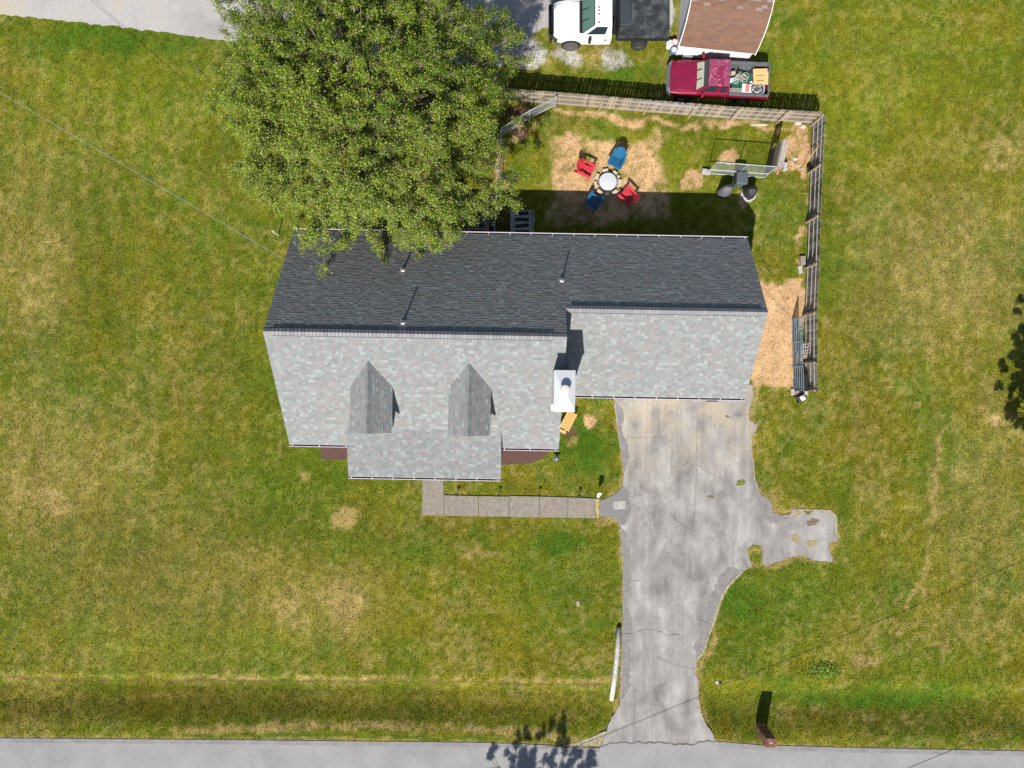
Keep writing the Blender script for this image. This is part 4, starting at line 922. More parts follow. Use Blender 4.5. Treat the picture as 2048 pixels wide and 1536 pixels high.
# garden flag
fg = thing('garden_flag', 'white garden flag with blue print on a thin wire stand by the walkway', 'flag', ground(W(1202,981,.0)))
MB().tube((0,0,0),(0,0,.85),.008).tube((0,0,.85),(-.28,-.02,.85),.008).build('stand', M['black_metal'], fg)
mb = MB(); 
pts = lambda z, b: [(-.27,-.02-b,z),(-.18,.02-b*1.2,z),(-.09,-.03-b*.6,z),(-.01,.0-b*.3,z)]
rows = [pts(.84,0),pts(.70,.10),pts(.58,.20),pts(.52,.26)]
for a, b in zip(rows[:-1], rows[1:]):
    for i in range(3): mb.poly([a[i], a[i+1], b[i+1], b[i]])
cl = mb.build('cloth', M['flagwhite'], fg); s_ = cl.modifiers.new('s', 'SOLIDIFY'); s_.thickness = .006
MB().poly([(-.24,-.12,.71),(-.14,-.11,.70),(-.12,-.20,.60),(-.22,-.20,.61)]).build('print', M['flagblue'], fg).location.z = .015
# rubber mat by the garage
tag(MB().box((0,0,.012),(.60,.55,.02)).build('door_mat', M['mat'], None, bevel=.004), 'dark rubber mat on the driveway under the garage eave', 'mat').location = W(1424,793)+Vector((0,0,.022))

# log along the drive
lgp = [W(1237,1254), W(1234,1300), W(1229,1350), W(1222,1398)]
mb = MB(); rings = []
for i, p in enumerate(lgp):
    q = [.125,.13,.13,.12][i]; rings.append([(p.x-lgp[0].x+math.cos(2*PI*k/10)*q*random.uniform(.9,1.1), p.y-lgp[0].y, .14+math.sin(2*PI*k/10)*q*random.uniform(.9,1.1)) for k in range(10)])
o = mb.loft(rings).build('fallen_log', M['log'], None, smooth=True); o.location = lgp[0]; tag(o, 'bleached white log lying along the left edge of the driveway', 'log')
# culvert end
cv = thing('culvert_end', 'broken pale culvert end poking out of the ditch bank by the driveway', 'culvert', W(1437,1365)+Vector((0,0,-.1)))
MB().box((-.06,0,.06),(.16,.2,.12),rz=.2).build('headwall', M['block'], cv, bevel=.03); MB().tube((.02,-.02,.05),(.16,-.02,.05),.09,seg=12).build('pipe', M['dark'], cv)

# brick mailbox pillar
mbx = thing('brick_pillar', 'brown brick mailbox pillar standing at the road edge', 'mailbox', W(1523,1459.5)+Vector((0,0,0)), R(-1))
bw, bd, bh = .54, .50, 1.36
MB().box((0,0,bh/2-.25),(bw-.03,bd-.03,bh+.47)).build('core', M['mortar'], mbx)
rb = random.Random(2); bm_ = []
for k in range(3):
    mm = MB().box((0,0,0),(.205,.09,.062)).build('brick', M['brick']); b = [(.17,.07,.04),(.12,.055,.04),(.24,.12,.06)][k]
    a = mm.data.color_attributes.new('Col', 'FLOAT_COLOR', 'POINT'); a.data.foreach_set('color', np.tile(np.array((*b, 1), dtype=np.float32), len(mm.data.vertices))); bm_.append(mm.data); bpy.data.objects.remove(mm)
def brick(loc, rot):
    o = bpy.data.objects.new('brick', rb.choice(bm_)); C.objects.link(o); o.parent = mbx; o.location = loc; o.rotation_euler = rot
for r_ in range(17):
    z = .04+r_*.078; of = (r_ % 2)*.11
    for s_ in (-1, 1):
        for i in range(2): brick((-.155+i*.22+of*.5, s_*(bd/2-.04), z), (0,0,0))
        for i in range(2): brick((s_*(bw/2-.04), -.10+i*.215-of*.3, z), (0,0,PI/2))
for i in range(7):
    for j in range(2): brick((-.235+i*.078, -.115+j*.23, bh-.01), (PI/2,0,PI/2) if True else (0,0,0))
MB().box((0,.0,bh+.03),(.22,.10,.02)).build('name_plate', M['paver_brown'], mbx)
MB().box((0,-bd/2-.015,1.0),(.2,.03,.22)).build('mail_door', M['black_metal'], mbx)

# stick post left of the house
wpst = tag(MB().tube((0,0,0),(0,0,.86),.035,seg=10).build('white_post', M['pvc']), 'short white pipe standing on the lawn off the top left house corner', 'post'); wpst.location = W(557,470)

# overhead lines
def wire(name, label, P, r, m, sag=.25, dash=False):
    pts = []; a, b = P[0], P[-1]; n = 30
    for i in range(n+1):
        t = i/n; p = a.lerp(b, t); p.z -= sag*4*t*(1-t); pts.append(p)
    o0 = pts[0]; mb = MB()
    if dash:
        for k in range(2):
            q = []
            for i in range(n*4+1):
                t = i/(n*4); p = a.lerp(b, t); p.z -= sag*4*t*(1-t); ph = t*60*PI+k*PI; q.append(p-o0+Vector((math.cos(ph)*.02, math.cos(ph)*.02, math.sin(ph)*.02)))
            mb.path(q, r, 5)
    else: mb.path([p-o0 for p in pts], r, 6)
    o = mb.build(name, m); o.location = o0; return tag(o, label, 'cable')
wire('service_cable', 'pale twisted service cable crossing the left lawn to the house gable', [W(-330,-9,7.9), W(570,520,4.05)], .0045, M['cable_white'], .15, True)
wire('phone_line', 'thin dark line running beside the pale service cable', [W(-330,-38,7.9), W(568,524,3.9)], .006, M['cable_black'], .3)
wire('street_cable', 'dark overhead cable crossing the lower right corner above the road', [W(1400,1707,5.1), W(2500,1259,5.3)], .014, M['cable_black'], .05)
wire('street_cable', 'dark overhead cable passing over the road left of the driveway', [W(300,2150,5.1), W(1400,1707,5.1)], .014, M['cable_black'], .05)
wire('guy_wire', 'thin dark wire from the garage corner to the tube panels', [W(1522,571,2.4), W(1581,634,.5)], .008, M['cable_black'], 0)
def pole(loc, h_, label):
    root = thing('utility_pole', label, 'utility pole', loc); MB().tube((0,0,-.3),(0,0,h_),.15,.11,12).build('pole', M['bark'], root); MB().box((0,0,h_-.4),(1.8,.1,.12)).build('crossarm', M['rail'], root)
q = W(-330,-9,7.9); q.z = 0; pole(q, 8.3, 'wooden utility pole beyond the top left of the lawn')

# tube panels by the right fence
TP = [((1584,639),(1584,684)), ((1585,685),(1585,733)), ((1586,734),(1587,780))]
tl = ['topmost blue-grey tube panel of the three along the right fence', 'middle blue-grey tube panel of the three along the right fence', 'lowest blue-grey tube panel of the three along the right fence']
for (a, b), l in zip(TP, tl):
    a = W(*a); b = W(*b); root = thing('tube_panel', l, 'livestock panel', a, group='tube panels standing end to end'); D = b-a
    for z in (.10,.34,.58,.82,1.06,1.3): MB().tube(Vector((0,0,z)), D+Vector((0,0,z)), .024, seg=8).build('rail', M['panel_blue'], root)
    for t in (0, 1): MB().tube(D*t+Vector((0,0,0)), D*t+Vector((0,0,1.3)), .024, seg=8).build('upright', M['panel_blue'], root)
# things stored behind the panels
bx = tag(MB().box((0,0,.35),(.5,.9,.7)).build('black_crate', M['dark'], None, bevel=.03), 'black crate between the lowest tube panel and the fence', 'crate'); bx.location = W(1597,765)
tr = thing('trellis', 'broken brown lattice trellis lying behind the middle tube panel', 'trellis', W(1593,705)+Vector((0,0,.4)))
for i in range(6): MB().beam((-.05+i*.09,-.35,.1),(-.2+i*.13,.45,.35),.03,.015).build('slat', M['grey_board'], tr); 
for i in range(5): MB().beam((-.15,-.3+i*.16,.14+.04*i),(.42,-.2+i*.16,.14+.05*i),.03,.015).build('slat', M['grey_board'], tr)
sh = tag(MB().box((0,0,.02),(.9,.34,.05)).build('plank', M['grey_board'], None, bevel=.008), 'short grey plank on the ground below the tube panels', 'plank'); sh.location = W(1598,784)+Vector((0,0,.05))
mw = thing('push_mower', 'small dark machine with a white top parked below the fence end', 'machine', W(1599,795), R(30))
MB().box((0,0,.16),(.42,.34,.2)).build('deck', M['dark'], mw, bevel=.05); MB().box((.02,-.02,.34),(.24,.26,.12)).build('engine_cover', M['white'], mw, bevel=.03); MB().box((.06,.03,.405),(.05,.12,.01)).build('cap', M['dark'], mw)
MB().path([(-.15,.12,.25),(-.32,.5,.7),(.05,.62,.7),(.15,.15,.25)], .012).build('handle', M['black_metal'], mw)
for a in ((-.2,-.17),(.2,-.17),(-.2,.17),(.2,.17)): MB().tube((a[0],a[1]-.02,.09),(a[0],a[1]+.02,.09),.09,seg=14).build('wheel', M['rubber'], mw)
# long tools leaning on the side fence
tlr = thing('long_handled_net', 'long handled tool with a round black head leaning on the right fence', 'tool', W(1605,337)); MB().tube((0,0,.03),(.62,1.3,1.45),.015).build('handle', M['yellow_wood'], tlr); MB().lathe((0.28,-.12,.25),[(.02,0),(.15,.02),(.16,.05),(.1,.06)],20).build('head', M['dark'], tlr); MB().box((-.08,-.02,.04),(.2,.07,.03),rz=.4).build('blade', M['galv'], tlr)

# buckets by the shed
def bucket(px, m, label):
    root = thing('paint_bucket', label, 'bucket', W(*px), group='buckets beside the shed wall')
    MB().lathe((0,0,0),[(.14,0),(.165,.40),(.175,.40),(.175,.42),(.15,.42)],22).build('pail', m, root); MB().lathe((0,0,.415),[(.14,0),(.14,.012)],22).build('lid', M['lid'], root)
bucket((1336.5,94), M['white'], 'white lidded bucket behind the flatbed corner'); bucket((1346,91.5), M['paint_red'], 'red lidded bucket between the white and the blue one'); bucket((1344.5,107), M['paint_blue'], 'blue lidded bucket closest to the shed corner')

# ------------------------------------------------------------------ shed with curved gambrel roof
SA = R(-5.9)
se = ground(W(1358,92,1.45)); so = se
shed = thing('garden_shed', 'white garden shed with curved brown shingled barn roof', 'shed', so, SA)
SW_, SD = 3.9, 4.6
prof = [(0,1.45),(.28,2.2),(.62,2.85),(1.12,3.35),(2.3,3.85)]; prof = prof + [(SD-y, z) for y, z in reversed(prof[:-1])]
mb = MB(); mb.loft([[(x,y,-.0+z*0+.15) if k == 0 else (x,y,z-.05) for k, (y, z) in enumerate([(.12,0)]+[(max(.12,min(SD-.12,y)),z-.03) for y, z in prof]+[(SD-.12,0)])][:-1]+[(x,SD-.12,.15)] for x in (.08, SW_-.08)]); mb.build('wall', M['shed_wall'], shed)
rf = MB()
for (ya, za), (yb, zb) in zip(prof[:-1], prof[1:]): rf.loft([[(0,ya,za-.06),(SW_,ya,za-.06),(SW_,yb,zb-.06),(0,yb,zb-.06)],[(0,ya,za-.004),(SW_,ya,za-.004),(SW_,yb,zb-.004),(0,yb,zb-.004)]])
rf = rf.build('roof', M['white'], shed)
PALB = [(.155,.085,.058),(.148,.083,.058),(.163,.09,.062),(.142,.084,.062),(.15,.09,.068)]
for k, ((ya, za), (yb, zb)) in enumerate(zip(prof[:4], prof[1:5])):
    shingles((0,ya,za), (1,0,0), (0,yb-ya,zb-za), (0,-(zb-za),yb-ya), math.hypot(yb-ya,zb-za), lambda v: (0,SW_), rf, expo=.135, pal=PALB if k < 3 else PALB+[(.2,.16,.14)], wmin=.28, wmax=.34, seed=80+k, thick=(.006,.008))
pr_ = prof[4:]
for k, ((ya, za), (yb, zb)) in enumerate(zip(pr_[:-1], pr_[1:])):
    shingles((0,yb,zb), (1,0,0), (0,ya-yb,za-zb), (0,(za-zb)*-1*-1,-(ya-yb)), math.hypot(yb-ya,zb-za), lambda v: (0,SW_), rf, expo=.135, pal=PALB, wmin=.28, wmax=.34, seed=90+k, thick=(.006,.008))
for x, s_ in ((0,-1),(SW_,1)):
    for (ya, za), (yb, zb) in zip(prof[:-1], prof[1:]): MB().beam((x+s_*.012,ya,za-.07),(x+s_*.012,yb,zb-.07),.03,.13,up=(0,-(zb-za),yb-ya)).build('rake_trim', M['white'], shed)
for i in range(9): MB().box((.3+i*.42,.105,.8),(.035,.03,1.28)).build('batten', M['shed_wall'], shed)
# leaning pallet of white slats on the shed wall
pal = thing('white_crates', 'white slatted pallet leaning against the shed wall', 'pallet', ground(W(1362,116)), SA)
for i in range(5): MB().box((.12+i*.17,.1,.42),(.07,.02,.6)).build('slat', M['white'], pal)
for z in (.15,.42,.68): MB().box((.45,.075,z),(.86,.03,.06)).build('crossbar', M['white'], pal)
MB().box((.28,-.03,.22),(.5,.16,.36)).build('crate', M['shed_wall'], pal, bevel=.01)

# ------------------------------------------------------------------ vehicles. local +x is forward
def q4(a, b, c, d): return [a, b, c, d]
def lerp4(F4, u, v): a, b, c, d = [Vector(p) for p in F4]; return a.lerp(b, u).lerp(d.lerp(c, u), v)
def inset(F4, u0, u1, v0, v1, off):
    a, b, c, d = [Vector(p) for p in F4]; n = (b-a).cross(d-a).normalized()
    return [lerp4(F4, u, v)+n*off for u, v in ((u0,v0),(u1,v0),(u1,v1),(u0,v1))]
def plate(name, pts, th, m, parent):
    a, b, c, d = pts; n = (b-a).cross(d-a).normalized(); mb = MB(); mb.loft([pts, [p+n*th for p in pts]]); return mb.build(name, m, parent)
def wheel(root, x, y, r, w_, tyre, rim):
    s_ = 1 if y > 0 else -1; wb = MB(); n = 24
    prof_ = [(r*.62,-w_/2),(r*.9,-w_/2),(r,-w_*.32),(r,w_*.32),(r*.9,w_/2),(r*.62,w_/2)]
    wh = MB(); rings = [[(x+math.cos(2*PI*i/n)*q, y+t*s_, r+math.sin(2*PI*i/n)*q) for i in range(n)] for q, t in prof_]
    o = wh.loft(rings).build('wheel', tyre, root, smooth=False)
    rm = MB(); rm.loft([[(x+math.cos(2*PI*i/n)*r*.6, y+s_*t, r+math.sin(2*PI*i/n)*r*.6) for i in range(n)] for t in (0, w_*.38)]); rm.build('rim', rim, o)
    for k in range(5):
        a = 2*PI*k/5; MB().beam((x,y+s_*w_*.43,r),(x+math.cos(a)*r*.55,y+s_*w_*.43,r+math.sin(a)*r*.55),.05,.05,up=(0,1,0)).build('spoke', rim, o)
    MB().lathe((0,0,0),[(.05,0),(.05,.03)],10).build('hub', rim, o).matrix_local = Matrix.Translation((x,y+s_*w_*.42,r)) @ Matrix.Rotation(-s_*PI/2, 4, 'X')
def body_ring(x, hw, zb, zs, zt, crown=.03, tuck=.1):
    return [(x,-hw+tuck*.6,zb),(x,hw-tuck*.6,zb),(x,hw-.02,zb+.1),(x,hw,zs-.22),(x,hw-.015,zs),(x,hw-tuck,zt),(x,hw*.5,zt+crown*.7),(x,0,zt+crown),(x,-hw*.5,zt+crown*.7),(x,-hw+tuck,zt),(x,-hw+.015,zs),(x,-hw,zs-.22),(x,-hw+.02,zb+.1)]

# red pickup. origin: nose centre on the ground
rp0 = ground(Vector(((305)*K, (596.5+3.6)*K, 0))); RA = PI-R(2.3)
red = thing('pickup_truck', 'dark red pickup truck with peeling roof paint and a bed full of junk', 'pickup truck', rp0, RA)
T = lambda x: -x      # metres behind the nose
fr = MB(); fr.loft([body_ring(T(.10),.74,.42,.78,.80,.01,.06), body_ring(T(.16),.80,.38,.86,.90,.02,.08), body_ring(T(.5),.865,.36,.93,.97,.03,.12), body_ring(T(1.1),.875,.36,.96,1.02,.035,.13), body_ring(T(1.48),.875,.36,.97,1.05,.03,.12)])
fr.build('front_body', M['truck_red'], red, bevel=.012)
hd = MB(); hd.loft([[(T(x),-hw,z-.02),(T(x),hw,z-.02),(T(x),hw,z),(T(x),hw*.5,z+.02),(T(x),0,z+.028),(T(x),-hw*.5,z+.02),(T(x),-hw,z)] for x, hw, z in ((.22,.62,.935),(.6,.70,.995),(1.1,.735,1.045),(1.44,.745,1.075))]); hd.build('hood', M['truck_red_hood'], red, bevel=.008)
cb = MB(); cb.loft([body_ring(T(1.48),.875,.36,.97,1.05,0,.08), body_ring(T(3.08),.875,.36,.97,1.05,0,.08)]); cb.build('cab_body', M['truck_red'], red, bevel=.012)
def greenhouse(root, xb0, xb1, hb, zb, xt0, xt1, ht, zt, paint, roofm, inner, dash, gl, side_split, dash_to=.5, pillar=.07, quarter=True):
    "solid dark cabin with painted pillars and glass set in each face"
    b = [Vector((T(xb0),-hb,zb)),Vector((T(xb1),-hb,zb)),Vector((T(xb1),hb,zb)),Vector((T(xb0),hb,zb))]
    t = [Vector((T(xt0),-ht,zt)),Vector((T(xt1),-ht,zt)),Vector((T(xt1),ht,zt)),Vector((T(xt0),ht,zt))]
    g = MB().loft([b, t]).build('cab', paint, root)
    faces = {'front':[b[3],b[0],t[0],t[3]], 'rear':[b[1],b[2],t[2],t[1]], 'left':[b[0],b[1],t[1],t[0]], 'right':[b[2],b[3],t[3],t[2]]}
    for k in faces:
        F4 = faces[k]; n = (F4[1]-F4[0]).cross(F4[3]-F4[0]).normalized(); c = sum(F4, Vector())/4; c0 = (sum(b, Vector())+sum(t, Vector()))/8
        if n.dot(c-c0) < 0: faces[k] = [F4[1], F4[0], F4[3], F4[2]]
    F4 = faces['front']
    plate('windshield_seal', inset(F4,.035,.965,.02,.97,.002), .004, M['dark'], g)
    plate('cabin', inset(F4,.055,.945,.05,.94,.007), .003, M['interior'], g)
    plate('dashboard', inset(F4,.06,.94,.06,dash_to,.011), .003, dash, g)
    plate('windshield', inset(F4,.05,.95,.045,.945,.018), .006, gl, g)
    for u in (.3,.62): plate('wiper', inset(F4,u,u+.03,.05,.5,.026), .008, M['dark'], g)
    F4 = faces['rear']; plate('rear_window', inset(F4,.08,.92,.15,.9,.006), .006, M['glass_dark'], g)
    for sd in ('left','right'):
        F4 = faces[sd]; fx = (lambda u: u) if (F4[0].x > F4[1].x) else (lambda u: 1-u)   # u from front to back
        for (u0, u1) in side_split:
            a_, b_ = sorted((fx(u0), fx(u1)))
            slant = inset(F4, a_, b_, .10, .90, .004)
            if u0 == side_split[0][0]:
                # slanting leading edge
                if fx(.1) == .1: slant = [lerp4(F4,a_,.10), lerp4(F4,b_,.10), lerp4(F4,b_,.90), lerp4(F4,a_+.04,.90)]
                else: slant = [lerp4(F4,a_,.10), lerp4(F4,b_,.10), lerp4(F4,b_-.04,.90), lerp4(F4,a_,.90)]
                nn = (F4[1]-F4[0]).cross(F4[3]-F4[0]).normalized(); slant = [p+nn*.004 for p in slant]
            plate('side_window', slant, .006, M['glass_dark'], g)
    rp = MB(); e = .02
    rp.loft([[(T(xt0)+.02,-ht-.015,zt-.02),(T(xt1)-.02,-ht-.015,zt-.02),(T(xt1)-.02,ht+.015,zt-.02),(T(xt0)+.02,ht+.015,zt-.02)],
             [(T(xt0)-.0,-ht-.01,zt+.02),(T(xt1)+.0,-ht-.01,zt+.02),(T(xt1)+.0,ht+.01,zt+.02),(T(xt0)-.0,ht+.01,zt+.02)],
             [(T(xt0)-.10,-ht+.09,zt+.05),(T(xt1)+.08,-ht+.09,zt+.05),(T(xt1)+.08,ht-.09,zt+.05),(T(xt0)-.10,ht-.09,zt+.05)]])
    rp.build('roof_panel', roofm, g, bevel=.015); return g
greenhouse(red, 1.40, 3.07, .80, 1.03, 1.92, 2.98, .66, 1.60, M['truck_red'], M['truck_red_roof'], None, M['dash'], M['glass'], ((.10,.56),(.68,.92)), .62)
# bed: outer walls, rail caps, liner, tailgate
bed = MB()
for s_ in (-1,1): bed.loft([[(T(x),s_*.87,.40),(T(x),s_*.875,.75),(T(x),s_*.865,1.0),(T(x),s_*.78,1.0),(T(x),s_*.78,.40)] for x in (3.13, 5.14)])
bed.box((T(4.13),0,.55),(2.0,1.6,.05)); bed = bed.build('bed', M['truck_red'], red, bevel=.01)
MB().box((T(4.13),0,.585),(1.96,1.54,.02)).build('bed_liner', M['liner'], bed)
for s_ in (-1,1):
    MB().box((T(4.13),s_*.82,1.012),(2.02,.14,.03)).build('rail_cap', M['liner'], bed, bevel=.01); MB().box((T(4.13),s_*.765,.8),(1.96,.02,.42)).build('liner_side', M['liner'], bed)
    MB().box((T(4.05),s_*.68,.70),(.8,.20,.22)).build('wheel_well', M['liner'], bed, bevel=.03)
MB().box((T(3.15),0,.8),(.04,1.56,.42)).build('liner_front', M['liner'], bed)
tg = MB().box((T(5.16),0,.75),(.05,1.62,.50)).build('tailgate', M['truck_red'], red, bevel=.012); MB().box((T(5.155),0,1.008),(.08,1.6,.03)).build('tailgate_cap', M['liner'], tg)
bmp = MB(); bmp.loft([[(T(x),-hw,z0),(T(x),hw,z0),(T(x),hw,z1),(T(x),-hw,z1)] for x, hw, z0, z1 in ((-.02,.66,.45,.62),(.06,.84,.42,.66),(.20,.90,.42,.66))]); bmp.build('front_bumper', M['chrome'], red, bevel=.02)
MB().box((T(.12),0,.74),(.08,1.1,.16)).build('grille', M['chrome'], red, bevel=.01)
for s_ in (-1,1):
    MB().box((T(.15),s_*.66,.75),(.10,.24,.16)).build('headlight', M['headlight'], red, bevel=.02); MB().box((T(.20),s_*.83,.74),(.12,.10,.14)).build('turn_signal', M['amber'], red, bevel=.015)
    MB().box((T(5.17),s_*.83,.82),(.05,.08,.26)).build('taillight', M['taillight'], red)
    mr = MB().box((T(1.72),s_*.99,1.12),(.11,.20,.16)).build('side_mirror', M['truck_red'], red, bevel=.02); MB().box((T(1.775),s_*.99,1.12),(.01,.17,.13)).build('mirror_glass', M['chrome'], mr)
    MB().box((T(2.45),s_*.885,.88),(.14,.02,.04)).build('door_handle', M['dark'], red)
    for x in (.92, 4.05):
        MB().lathe((0,0,0),[(.41,0),(.41,.02)],24).build('wheel_arch', M['dark'], red).matrix_local = Matrix.Translation((T(x),s_*.867 - (0 if s_ > 0 else 0),.36)) @ Matrix.Rotation(-s_*PI/2, 4, 'X')
        wheel(red, T(x), s_*.80, .345, .22, M['tyre'], M['rim'])
MB().box((T(5.24),0,.5),(.12,1.7,.15)).build('rear_bumper', M['chrome'], red, bevel=.02)
MB().box((T(2.6),0,.33),(4.0,.9,.12)).build('chassis', M['dark'], red)

for x in (1.56, 2.58, 3.10):
    for s_ in (-1, 1): MB().box((T(x), s_*.876, .78),(.014,.008,.50)).build('door_gap', M['dark'], red)
MB().box((T(.215),0,.955),(.014,1.22,.008)).build('hood_gap', M['dark'], red); MB().box((T(3.105),0,1.0),(.05,1.7,.02)).build('bed_gap', M['dark'], red)
for s_ in (-1, 1):
    MB().beam((T(.3),s_*.36,.975),(T(1.38),s_*.52,1.09),.03,.014).build('hood_crease', M['truck_red_hood'], red)
    MB().beam((T(.24),s_*.64,.955),(T(1.44),s_*.755,1.075),.012,.008).build('hood_gap', M['dark'], red)
# things in the bed (world positions from truck-local)
RM = Matrix.Translation(rp0) @ Matrix.Rotation(RA, 4, 'Z')
def inbed(name, label, cat, x, y, z, rz=0):
    return thing(name, label, cat, RM @ Vector((T(x), y, z)), RA+rz)
# in truck frame: +y is towards the south (image bottom) because the truck faces west
cbx = inbed('cardboard_box', 'flattened tan cardboard box with slots lying at the tailgate', 'cardboard', 4.72, -.16, .98, R(4))
MB().box((0,0,0),(.74,.80,.03)).build('sheet', M['cardboard'], cbx, bevel=.004); MB().box((.30,.04,.022),(.12,.74,.012),rz=.05).build('flap', M['cardboard'], cbx); MB().box((-.33,.1,.02),(.14,.70,.014),rz=-.06).build('flap', M['cardboard'], cbx)
for y in (-.05,.22): MB().box((.02,y,.019),(.42,.022,.008),rz=.06).build('slot', M['interior'], cbx)
MB().box((0,-.05,-.18),(.6,.6,.32)).build('box', M['cardboard'], cbx)
cool = inbed('cooler', 'red and white striped cooler lid in the middle of the truck bed', 'cooler', 4.02, .48, .60, R(-3))
MB().box((0,0,.18),(.44,.42,.36)).build('body', M['white'], cool, bevel=.03); MB().box((.0,0,.40),(.46,.44,.06)).build('lid', M['white'], cool, bevel=.02); MB().box((-.04,0,.437),(.20,.43,.012)).build('stripe', M['cooler_red'], cool)
tub = inbed('tub_of_cans', 'white oval tub filled with crushed cans near the tailgate', 'tub', 4.60, .46, .60, R(4))
def oval(a, b, z): return [(math.copysign(abs(math.cos(t))**.5, math.cos(t))*a, math.copysign(abs(math.sin(t))**.5, math.sin(t))*b, z) for t in [2*PI*i/24 for i in range(24)]]
MB().loft([oval(.26,.2,0), oval(.33,.26,.38), oval(.36,.29,.38), oval(.36,.29,.36)], cap=False).build('tub', M['lid'], tub); MB().loft([oval(.25,.19,.01), oval(.31,.25,.33)]).build('tub_fill', M['interior'], tub)
rc = random.Random(5)
for i in range(60):
    t = rc.uniform(0, 2*PI); q = math.sqrt(rc.random()); MB().tube((0,0,-.03),(0,0,.03),.028,seg=7).build('can', M['cans'] if i % 3 else M['lid'], tub).matrix_local = Matrix.Translation((math.cos(t)*q*.27, math.sin(t)*q*.21, .34+rc.uniform(0,.04))) @ Matrix.Rotation(rc.uniform(0,3), 4, (rc.random(), rc.random(), .2))
tote = inbed('tote', 'grey-brown lidded tote against the cab in the truck bed', 'tote', 3.50, .62, .60)
MB().loft([oval(.28,.11,0), oval(.31,.14,.36)]).build('box', M['tote'], tote); MB().loft([oval(.32,.15,.36), oval(.32,.15,.39)]).build('lid', M['tote'], tote)
def coil(name, label, x, y, z, rad, n, m, seed, r0=.012, spread=.14):
    r = random.Random(seed); o = inbed(name, label, 'netting' if 'net' in label else 'hose', x, y, z); mb = MB()
    for k in range(n):
        c = Vector((r.uniform(-spread,spread), r.uniform(-spread,spread), r.uniform(0,.12))); q = rad*r.uniform(.5,1.1); tl_ = r.uniform(-.4,.4); ph = r.uniform(0,6); pts = []
        for i in range(15): t = 2*PI*i/14*r.uniform(.97,1.03)+ph; pts.append(c+Vector((math.cos(t)*q, math.sin(t)*q*.8, math.sin(t)*tl_*q)))
        mb.path(pts, r0, 5)
    return mb.build('strand', m, o)
coil('green_net', 'tangled green netting heap between cab and cardboard', 3.98, -.10, .82, .20, 24, M['green_net'], 1, .014, .16)
coil('green_net', 'second tangle of green netting low behind the cab', 3.55, .28, .80, .16, 18, M['green_net'], 2, .014, .14)
coil('pale_hose', 'pale loops of hose on top of the netting', 3.75, .02, .92, .17, 9, M['beige'], 3, .011, .2)
coil('white_hose', 'white hose loops beside the cab', 3.45, .02, .90, .13, 7, M['lid'], 4, .012, .14)
for k, (x, y, s_, m_, l_) in enumerate(((3.32,-.02,.09,'white','small white tub lid against the cab'),(3.36,-.36,.10,'beige','crumpled beige bag in the front corner of the truck bed'),(3.62,-.22,.11,'beige','pale pinkish sack lying by the netting'),(3.7,-.42,.11,'bag','dark bag near the top side of the truck bed'),(3.42,.38,.10,'bag','dark bundle beside the grey tote'),(4.35,-.5,.09,'bag','black strap heap along the top bed wall'),(4.3,.1,.08,'lid','white rag between the cooler and the netting'))):
    o = inbed('junk_bundle', l_, 'bundle', x, y, .6); mb = MB(); rings = []
    for z, q in ((0,1.1),(.15,1.4),(.27,1.1),(.33,.5)): rings.append([(math.cos(2*PI*i/9)*s_*q*rc.uniform(.7,1.25), math.sin(2*PI*i/9)*s_*q*rc.uniform(.7,1.25), z+rc.uniform(-.02,.02)) for i in range(9)])
    mb.loft(rings).build('bundle', M[m_], o)
rg = inbed('white_hoop', 'white plastic hoop standing in the green netting', 'hoop', 3.95, -.16, .95); mb = MB(); mb.path([(math.cos(t)*.14, math.sin(t)*.16, .05*math.sin(t)) for t in [PI*1.3*i/14-1.2 for i in range(15)]], .018, 6); mb.build('hoop', M['white'], rg)

# white flatbed truck
wt0 = Vector((74.5*K, 707*K, 0)); WA = PI
wt = thing('flatbed_truck', 'white chassis cab truck with a black flatbed parked on the gravel', 'truck', wt0, WA)
fr = MB(); fr.loft([body_ring(T(.18),.84,.55,1.02,1.08,.02,.12), body_ring(T(.30),.92,.50,1.12,1.18,.03,.16), body_ring(T(.8),1.0,.50,1.18,1.27,.04,.2), body_ring(T(1.5),1.02,.50,1.22,1.34,.04,.2), body_ring(T(1.66),1.02,.50,1.22,1.34,.03,.16)])
fr.build('front_body', M['truck_white'], wt, bevel=.02)
hd = MB(); hd.loft([[(T(x),-hw,z-.02),(T(x),hw,z-.02),(T(x),hw,z),(T(x),hw*.5,z+.03),(T(x),0,z+.04),(T(x),-hw*.5,z+.03),(T(x),-hw,z)] for x, hw, z in ((.30,.72,1.20),(.8,.78,1.29),(1.45,.80,1.36))]); hd.build('hood', M['truck_white'], wt, bevel=.012)
cb = MB(); cb.loft([body_ring(T(1.62),1.02,.45,1.22,1.36,0,.10), body_ring(T(3.12),1.02,.45,1.22,1.36,0,.10)]); cb.build('cab_body', M['truck_white'], wt, bevel=.02)
cowl = MB(); cowl.loft([[(T(1.46),-.80,1.355),(T(1.46),.80,1.355),(T(1.46),.80,1.39),(T(1.46),-.80,1.39)],[(T(1.64),-.84,1.36),(T(1.64),.84,1.36),(T(1.64),.84,1.40),(T(1.64),-.84,1.40)]]).build('cowl', M['dark'], wt)
greenhouse(wt, 1.60, 3.10, .92, 1.35, 2.22, 3.04, .76, 2.0, M['truck_white'], M['truck_white'], None, M['dash_teal'], M['glass_teal'], ((.10,.78),), .9)
for y in (-.62,-.14,0.02,.20,.62): MB().lathe((T(2.38),y,2.05),[(.045,0),(.04,.035),(.01,.04)],10).build('marker_light', M['amber_dark'], wt)
gg = MB().box((T(.03),0,.68),(.14,1.96,.26)).build('front_bumper', M['black_metal'], wt, bevel=.03)
